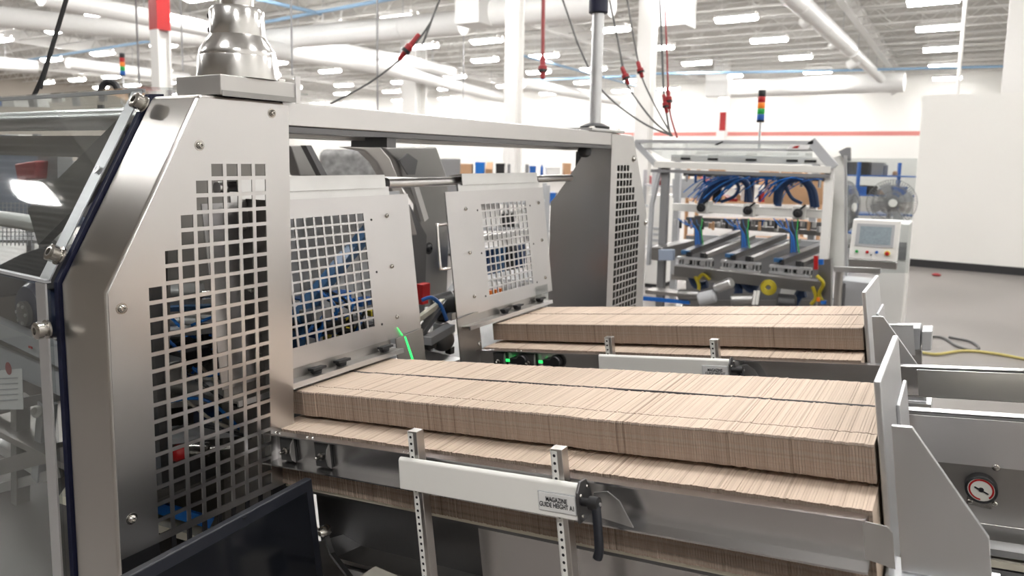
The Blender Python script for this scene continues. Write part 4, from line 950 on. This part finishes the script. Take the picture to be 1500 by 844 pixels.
# operator panel
hm = empty('operator_panel', f(1285, 392, FY-.6) - Vector((0, 0, .02)), 'white operator panel with grey touch screen and coloured buttons', 'control panel')
HY = FY-.6
P = [f(1250, 321, HY), f(1319, 324, HY), f(1313, 384, HY), f(1243, 379, HY)]
hs = MB().prism(P, (0, .10, 0)).build('housing', 'white_paint', hm, bevel=.008)
q = [Vector(v) for v in P]
def hp(u, v): return q[0].lerp(q[1], u).lerp(q[3].lerp(q[2], u), v) + Vector((0, -.002, 0))
sf = MB().prism([hp(.10, .10), hp(.90, .10), hp(.90, .66), hp(.10, .66)], (0, -.004, 0)).build('screen_frame', 'grey_light', hs)
sr = MB().prism([hp(.18, .16)+Vector((0, -.004, 0)), hp(.84, .16)+Vector((0, -.004, 0)), hp(.84, .60)+Vector((0, -.004, 0)), hp(.18, .60)+Vector((0, -.004, 0))], (0, -.002, 0)).build('touch_screen', 'glass_screen', sf)
for u, v, mt, r in ((.16, .80, 'green', .011), (.38, .80, 'red', .011), (.58, .79, 'blue', .011), (.80, .80, 'yellow', .020), (.47, .86, 'black', .005)):
    b = MB().lathe([(r, 0), (r, .012), (r*.8, .015)], hp(u, v), (0, -1, 0), 14).build('push_button', mt, hs, smooth=True)
    if mt == 'yellow': MB().lathe([(.013, .012), (.015, .02), (.015, .03), (.010, .034)], hp(u, v), (0, -1, 0), 14).build('stop_button', 'red', b, smooth=True)
MB().prism([f(1243, 381, HY), f(1313, 386, HY), f(1313, 395, HY), f(1243, 390, HY)], (0, .10, 0)).build('lower_shell', 'steel_dull', hm)
MB().bar(f(1222, 394, HY+.15), f(1290, 397, HY+.15), .05, .04).build('support_arm', 'steel_galv', hm)
p = f(1230, 397, HY+.2); MB().cyl((p.x, p.y, 0), p, .03, n=14).build('stand_tube', 'steel_dull', hm, smooth=True)
# things by the panel
wc = empty('white_cabinet', (f(1308, 400, 7.3)).xy.to_3d(), 'white cabinet with two dark slots behind the operator panel', 'cabinet')
P = [f(1290, 326, 7.3), f(1333, 328, 7.3)]; x0, x1 = P[0].x, P[1].x
MB().box(x0, x1, 7.3, 7.8, .05, P[0].z).build('body', 'white_paint', wc, bevel=.01)
for y in (361, 374): a = f(1316, y, 7.29); MB().box(a.x, x1-.01, 7.285, 7.31, a.z-.04, a.z+.04).build('slot', 'grey_paint', wc)
MB().box(x0, x1, 7.32, 7.78, 0, .05).build('plinth', 'rubber', wc)
eb = empty('electrical_box', f(1250, 440, 6.2).xy.to_3d(), 'grey ribbed steel enclosure beneath the operator panel', 'enclosure')
a, b = f(1225, 410, 6.2), f(1280, 410, 6.2)
MB().box(a.x, b.x, 6.2, 6.5, .05, a.z).build('body', 'grey_light', eb, bevel=.006)
for i in range(5): xx = a.x + .02 + .012*i; MB().box(xx, xx+.006, 6.185, 6.2, a.z-.35, a.z-.02).build('fin', 'grey_paint', eb)
MB().box(a.x+.01, b.x-.01, 6.22, 6.48, 0, .05).build('plinth', 'rubber', eb)

# ---- signal towers
def tower(base, top, Y, r, label, foot):
    a, b = uy(*base, Y), uy(*top, Y); t = empty('signal_tower', (a.x, a.y, foot), label, 'signal light')
    H = b.z-a.z; seg = H/5.2
    MB().cyl((a.x, a.y, foot), (a.x, a.y, a.z), r*.35, n=10).build('pole', 'alu', t, smooth=True)
    z = a.z
    for nm, mt, h in (('blue_lens', 'blue', 1), ('green_lens', 'green', 1), ('amber_lens', 'orange', 1), ('red_lens', 'red', 1), ('cap', 'black', 1.1)):
        MB().lathe([(r*.94, 0), (r, seg*.05), (r, seg*h*.92), (r*.94, seg*h*.97)], (a.x, a.y, z), n=16).build(nm, mt, t, smooth=True); z += seg*h
    MB().cyl((a.x, a.y, a.z-.02), (a.x, a.y, a.z), r*1.05, n=16).build('base_ring', 'black', t)
tower((1114, 176), (1115, 131), FY+.3, .034, 'signal tower with red amber green blue lenses on the second machine', f(1114, 215, FY+.3).z-.03)
tower((180, 110), (178, 77), 9, .055, 'distant signal tower between the left ducts, above the clear guard', 0)

# ================================================================== HANGING POWER CORDS
def cord(label, pts, D, r, mt, plug=None, pmt='deep_red', ends=True):
    P = [ud(a, b, D) for a, b in pts]; t = empty('power_cord', P[-1], label, 'power cord')
    top = P[0]
    dd = (P[0]-P[1]); ext = P[0] + dd*((7.42-P[0].z)/dd.z)
    MB().tube([ext] + P, r, n=8, sub=5).build('cable', mt, t, smooth=True)
    if plug:
        a, b = ud(*plug[0], D), ud(*plug[1], D); L = (b-a).length; w_ = L*plug[2]*.72
        MB().lathe([(w_*.35, 0), (w_*.5, L*.08), (w_*.5, L*.4), (w_*.8, L*.45), (w_*.8, L*.62), (w_*.5, L*.66), (w_*.45, L*.95), (w_*.25, L)], a, b-a, 12).build('plug', pmt, t, smooth=True)
        c = a.lerp(b, .6); MB().lathe([(w_*.86, 0), (w_*.86, L*.1)], c, b-a, 12).build('plug_ring', 'black', t, smooth=True)
cord('black cord with long red connector hanging slack above the near beam', [(645, -4), (632, 30), (610, 62), (585, 88), (540, 122), (484, 152)], 5.5, .008, 'cord_grey', ((614, 50), (584, 88), .22))
cord('dark red straight cord with red plug hanging above the beam', [(796, -4), (795, 85)], 8, .022, 'cord_red', ((795, 82), (795, 116), .34), pmt='deep_red')
cord('slack grey cord sweeping down behind the slim pole', [(823, -4), (845, 60), (872, 118), (900, 150), (945, 182), (985, 199)], 6.6, .009, 'cord_grey')
cord('grey cord with red connector just right of the slim pole', [(900, 35), (908, 75), (914, 110), (922, 130), (955, 175), (984, 199)], 6.6, .009, 'cord_grey', ((911, 98), (921, 124), .34))
cord('grey cord with red connector, second right of the slim pole', [(918, -4), (928, 55), (937, 100), (945, 125), (965, 165), (985, 200)], 6.6, .008, 'cord_grey', ((934, 90), (941, 114), .36))
cord('twin dark cord with red connector dropping straight from the duct box', [(967, 12), (970, 80), (972, 130), (976, 165), (982, 200)], 6.6, .010, 'cord_grey', ((972, 138), (977, 166), .28))
cord('thin red cord with red connector beside the twin dark cord', [(974, 12), (977, 80), (979, 135), (982, 168), (992, 202)], 6.6, .009, 'cord_red', ((978, 128), (981, 160), .26))
cord('thick black cord slanting down at the upper left', [(98, -4), (82, 50), (65, 105), (49, 142)], 3.2, .010, 'black')
MB().tube([ud(148, 172, 4.2), ud(148, 135, 4.2), ud(152, 124, 4.2), ud(160, 120, 4.2), ud(169, 124, 4.2), ud(173, 132, 4.2)], .020, n=8, sub=5).build('cable_loop', 'black', label='black looped cable standing above the clear guard', cat='cable', smooth=True)
# cords on the floor at the right
MB().tube([uz(a, b, .014) for a, b in ((1340, 514), (1370, 519), (1410, 514), (1450, 517), (1500, 526), (1560, 540))], .013, n=8, sub=6).build('floor_cord', 'cord_yellow', label='long yellow cord lying on the concrete floor at right', cat='cord', smooth=True)
MB().tube([uz(a, b, .012) for a, b in ((1362, 493), (1382, 495), (1402, 507), (1425, 513), (1434, 509), (1420, 500), (1390, 494))], .011, n=8, sub=6).build('floor_cord', 'cord_grey', label='grey looped cord lying on the concrete floor at right', cat='cord', smooth=True)

# ================================================================== BACKGROUND CLUTTER
def fan(px, py, D, R, yaw, label):
    c = ud(px, py, D); t = empty('pedestal_fan', (c.x, c.y, 0), label, 'fan'); ax = Vector((math.sin(yaw), -math.cos(yaw), 0)); x = Vector((math.cos(yaw), math.sin(yaw), 0)); z = Vector((0, 0, 1))
    g = MB()
    for rr, h in ((R, 0), (R*.75, .06), (R*.5, .08), (R*.25, .09)):
        for sg in (-1, 1): g.tube([c + ax*h*sg + (x*math.cos(k*.3142) + z*math.sin(k*.3142))*rr for k in range(21)], R*.012, n=4)
    for k in range(60):
        d = x*math.cos(k*.10472) + z*math.sin(k*.10472)
        for sg in (-1, 1): g.tube([c + ax*.09*sg + d*R*.15, c + ax*.07*sg + d*R*.6, c + d*R], R*.010, n=4)
    g.build('cage', 'grey_paint', t)
    b = MB()
    for k in range(4):
        d = x*math.cos(k*1.571+.4) + z*math.sin(k*1.571+.4); e = ax.cross(d)
        b.prism([c + d*R*.1 - e*R*.08, c + d*R*.85 - e*R*.22 + ax*.03, c + d*R*.85 + e*R*.22 - ax*.03, c + d*R*.1 + e*R*.08], ax*.006)
    b.build('blade_set', 'grey_light', t)
    MB().lathe([(R*.17, -.02), (R*.17, .02)], c + ax*.09, ax, 16).build('badge', 'white_plastic', t, smooth=True)
    MB().lathe([(R*.2, .02), (R*.2, .22), (R*.1, .26)], c, -ax, 14).build('motor', 'grey_paint', t, smooth=True)
    MB().cyl((c.x-ax.x*.15, c.y-ax.y*.15, .03), (c.x-ax.x*.15, c.y-ax.y*.15, c.z), .03, n=10).build('stand', 'grey_paint', t)
    MB().lathe([(.28, 0), (.28, .02), (.1, .04)], (c.x-ax.x*.15, c.y-ax.y*.15, 0), n=20).build('base', 'grey_paint', t, smooth=True)
fan(1306, 297, 11, .36, .25, 'grey pedestal fan facing the aisle behind the operator panel')
fan(1240, 303, 9, .33, 1.25, 'grey pedestal fan seen edge-on beside the second machine')
def rack(px0, px1, ytop, ybot, D, label, seed, cols, n=14, shelves=3, frame='grey_paint', depth=.8):
    rnd = random.Random(seed); a, b = ud(px0, ybot, D), ud(px1, ybot, D); zt_ = ud((px0+px1)/2, ytop, D).z
    d = (b-a); d.z = 0; L = d.length; d.normalize(); nrm_ = Vector((-d.y, d.x, 0)); o = Vector((a.x, a.y, 0))
    M = Matrix(((d.x, nrm_.x, 0, o.x), (d.y, nrm_.y, 0, o.y), (0, 0, 1, 0), (0, 0, 0, 1)))
    t = empty('storage_rack', o, label, 'rack')
    for x in (0, L):
        for y in (0, depth): MB(M).box(x-.03, x+.03, y-.03, y+.03, 0, zt_).build('upright', frame, t)
    zs = [zt_*.12 + (zt_*.72)*i/(shelves-1) for i in range(shelves)]
    for z in zs: MB(M).box(0, L, 0, depth, z-.03, z).build('shelf', frame, t)
    names = {'tan_board': 'brown', 'red': 'red', 'blue': 'blue', 'white_paint': 'white', 'grey_paint': 'dark grey', 'blue_bright': 'bright blue', 'grey_light': 'light grey', 'green': 'green', 'orange': 'orange', 'black': 'black', 'deep_red': 'dark red', 'cream': 'cream'}
    return t, M, L, zs, depth, rnd, names
SEEN = {}
def fill(rk, cols, n, tag):
    t, M, L, zs, depth, rnd, names = rk
    for zi, z in enumerate(zs[-2:]):
        x = .06; k = 0
        while x < L-.2 and k < n:
            w_ = rnd.uniform(.10, .30); h_ = rnd.uniform(.09, .30); mt = rnd.choice(cols)
            if x+w_ > L-.05: break
            kind = rnd.random(); nm = ('storage_box', 'box') if kind < .6 else ('plastic_bin', 'bin') if kind < .8 else ('canister', 'canister')
            if nm[0] == 'canister': m = MB(M).lathe([(w_*.3, 0), (w_*.32, .01), (w_*.32, h_*.8), (w_*.15, h_*.92), (w_*.15, h_)], (x+w_/2, depth/2, z), n=12); sm = True
            elif nm[0] == 'plastic_bin': m = MB(M).prism([(x, .1, z), (x, depth-.1, z), (x, depth-.1, z+h_), (x, .05, z+h_*.5), ], (w_, 0, 0)); sm = False
            else: m = MB(M).box(x, x+w_, .1, depth-.1, z, z+h_).box(x-.004, x+w_+.004, .095, depth-.095, z+h_*.8, z+h_+.004); sm = False
            lab = f'{names.get(mt, "grey")} {nm[0].replace("_", " ")} on the {"upper" if zi else "lower"} shelf of {tag}'; SEEN[lab] = SEEN.get(lab, 0) + 1
            if SEEN[lab] > 1: lab = f'{ORD[SEEN[lab]-1]} {lab}'
            m.build(nm[0], mt, smooth=sm, label=lab, cat=nm[1], group=f'stored goods on {tag}')
            x += w_ + rnd.uniform(.02, .09); k += 1
MIX = ['tan_board', 'red', 'blue', 'white_paint', 'grey_paint', 'blue_bright', 'tan_board', 'white_paint', 'deep_red', 'black']
fill(rack(655, 745, 240, 268, 15, 'low grey storage rack seen under the beam, left of column', 3, MIX), MIX, 14, 'the rack left of the column')
fill(rack(772, 862, 242, 268, 15, 'low grey storage rack seen under the beam, right of column', 5, MIX), MIX, 14, 'the rack right of the column')
fill(rack(1252, 1340, 238, 330, 15.5, 'tall blue rack crowded with parts behind the fans', 9, MIX, shelves=4, frame='blue'), MIX, 14, 'the blue rack')
fill(rack(955, 990, 250, 330, 12, 'narrow rack seen between far panel and second machine', 12, MIX, shelves=4, frame='grey_light'), ['red', 'white_paint', 'white_paint', 'deep_red', 'grey_light'], 4, 'the narrow rack')
fill(rack(1020, 1200, 250, 320, 14, 'wide rack of brown goods behind the second machine', 15, MIX, shelves=4, frame='tan_board'), ['tan_board', 'tan_board', 'grey_light', 'deep_red', 'white_paint', 'tan_board'], 12, 'the wide rack')
fill(rack(-30, 60, 196, 300, 8, 'rack of machine parts seen through the clear guard', 18, MIX, shelves=4), MIX, 9, 'the rack behind the clear guard')
fill(rack(95, 205, 205, 300, 7, 'second rack of parts seen through the clear guard', 21, MIX, shelves=4), MIX, 9, 'the second rack behind the clear guard')
fill(rack(690, 800, 270, 360, 9, 'workbench rack seen through the second infeed door', 23, MIX, shelves=4, frame='grey_light'), ['white_paint', 'white_paint', 'grey_light', 'green', 'tan_board', 'black'], 10, 'the bench rack')
# wrapped pallet load, grey cabinet, white machine column
def pallet(px0, px1, ytop, D, label):
    a, b = ud(px0, 250, D), ud(px1, 250, D); zt_ = ud(px0, ytop, D).z; d = (b-a); d.z = 0; L = d.length; d.normalize(); nn = Vector((-d.y, d.x, 0)); o = Vector((a.x, a.y, 0))
    M = Matrix(((d.x, nn.x, 0, o.x), (d.y, nn.y, 0, o.y), (0, 0, 1, 0), (0, 0, 0, 1))); t = empty('pallet_load', o, label, 'pallet')
    for i in range(5): MB(M).box(L*i/5+.02, L*(i+1)/5-.02, 0, 1.0, .10, .13).build('deck_board', 'tan_board', t)
    for y in (.05, .5, .95): MB(M).box(0, L, y-.04, y+.04, 0, .10).build('stringer', 'tan_board', t)
    MB(M).box(.02, L-.02, .02, .98, .13, zt_).build('wrapped_goods', 'wrap', t, bevel=.08, seg=3)
pallet(462, 556, 218, 7.5, 'tall pallet load in grey stretch wrap behind the near door')
gc_ = empty('grey_cabinet', ud(638, 245, 12).xy.to_3d(), 'dark grey steel cabinet behind the hanger tube', 'cabinet')
a, b = ud(627, 232, 12), ud(652, 232, 12)
MB().box(min(a.x, b.x), max(a.x, b.x), a.y, a.y+.6, .04, a.z).build('body', 'grey_paint', gc_, bevel=.01)
MB().box(min(a.x, b.x)+.02, (a.x+b.x)/2-.005, a.y-.015, a.y, .1, a.z-.05).build('door', 'grey_paint', gc_); MB().box((a.x+b.x)/2+.005, max(a.x, b.x)-.02, a.y-.015, a.y, .1, a.z-.05).build('door', 'grey_paint', gc_)
MB().box(min(a.x, b.x), max(a.x, b.x), a.y, a.y+.6, 0, .04).build('plinth', 'rubber', gc_)
wm = empty('white_enclosure', ud(962, 320, 9.5).xy.to_3d(), 'white enclosure with vents beside the far perforated panel', 'enclosure')
a, b = ud(950, 285, 9.5), ud(978, 285, 9.5)
MB().box(a.x, b.x, a.y, a.y+.5, .05, a.z).build('body', 'white_paint', wm, bevel=.01); MB().box(a.x, b.x, a.y, a.y+.5, 0, .05).build('plinth', 'rubber', wm)
for i in range(6): MB().box(a.x+.05, b.x-.05, a.y-.01, a.y, .4+.08*i, .43+.08*i).build('vent', 'grey_light', wm)
# loose bits on the floor by the partition
p = uz(1372, 400, .03); MB().lathe([(.05, 0), (.07, .02), (.02, .04)], (p.x, p.y-.1, 0), n=12).build('red_rag', 'deep_red', label='small crumpled red rag on the floor by the partition', cat='rag', smooth=True)
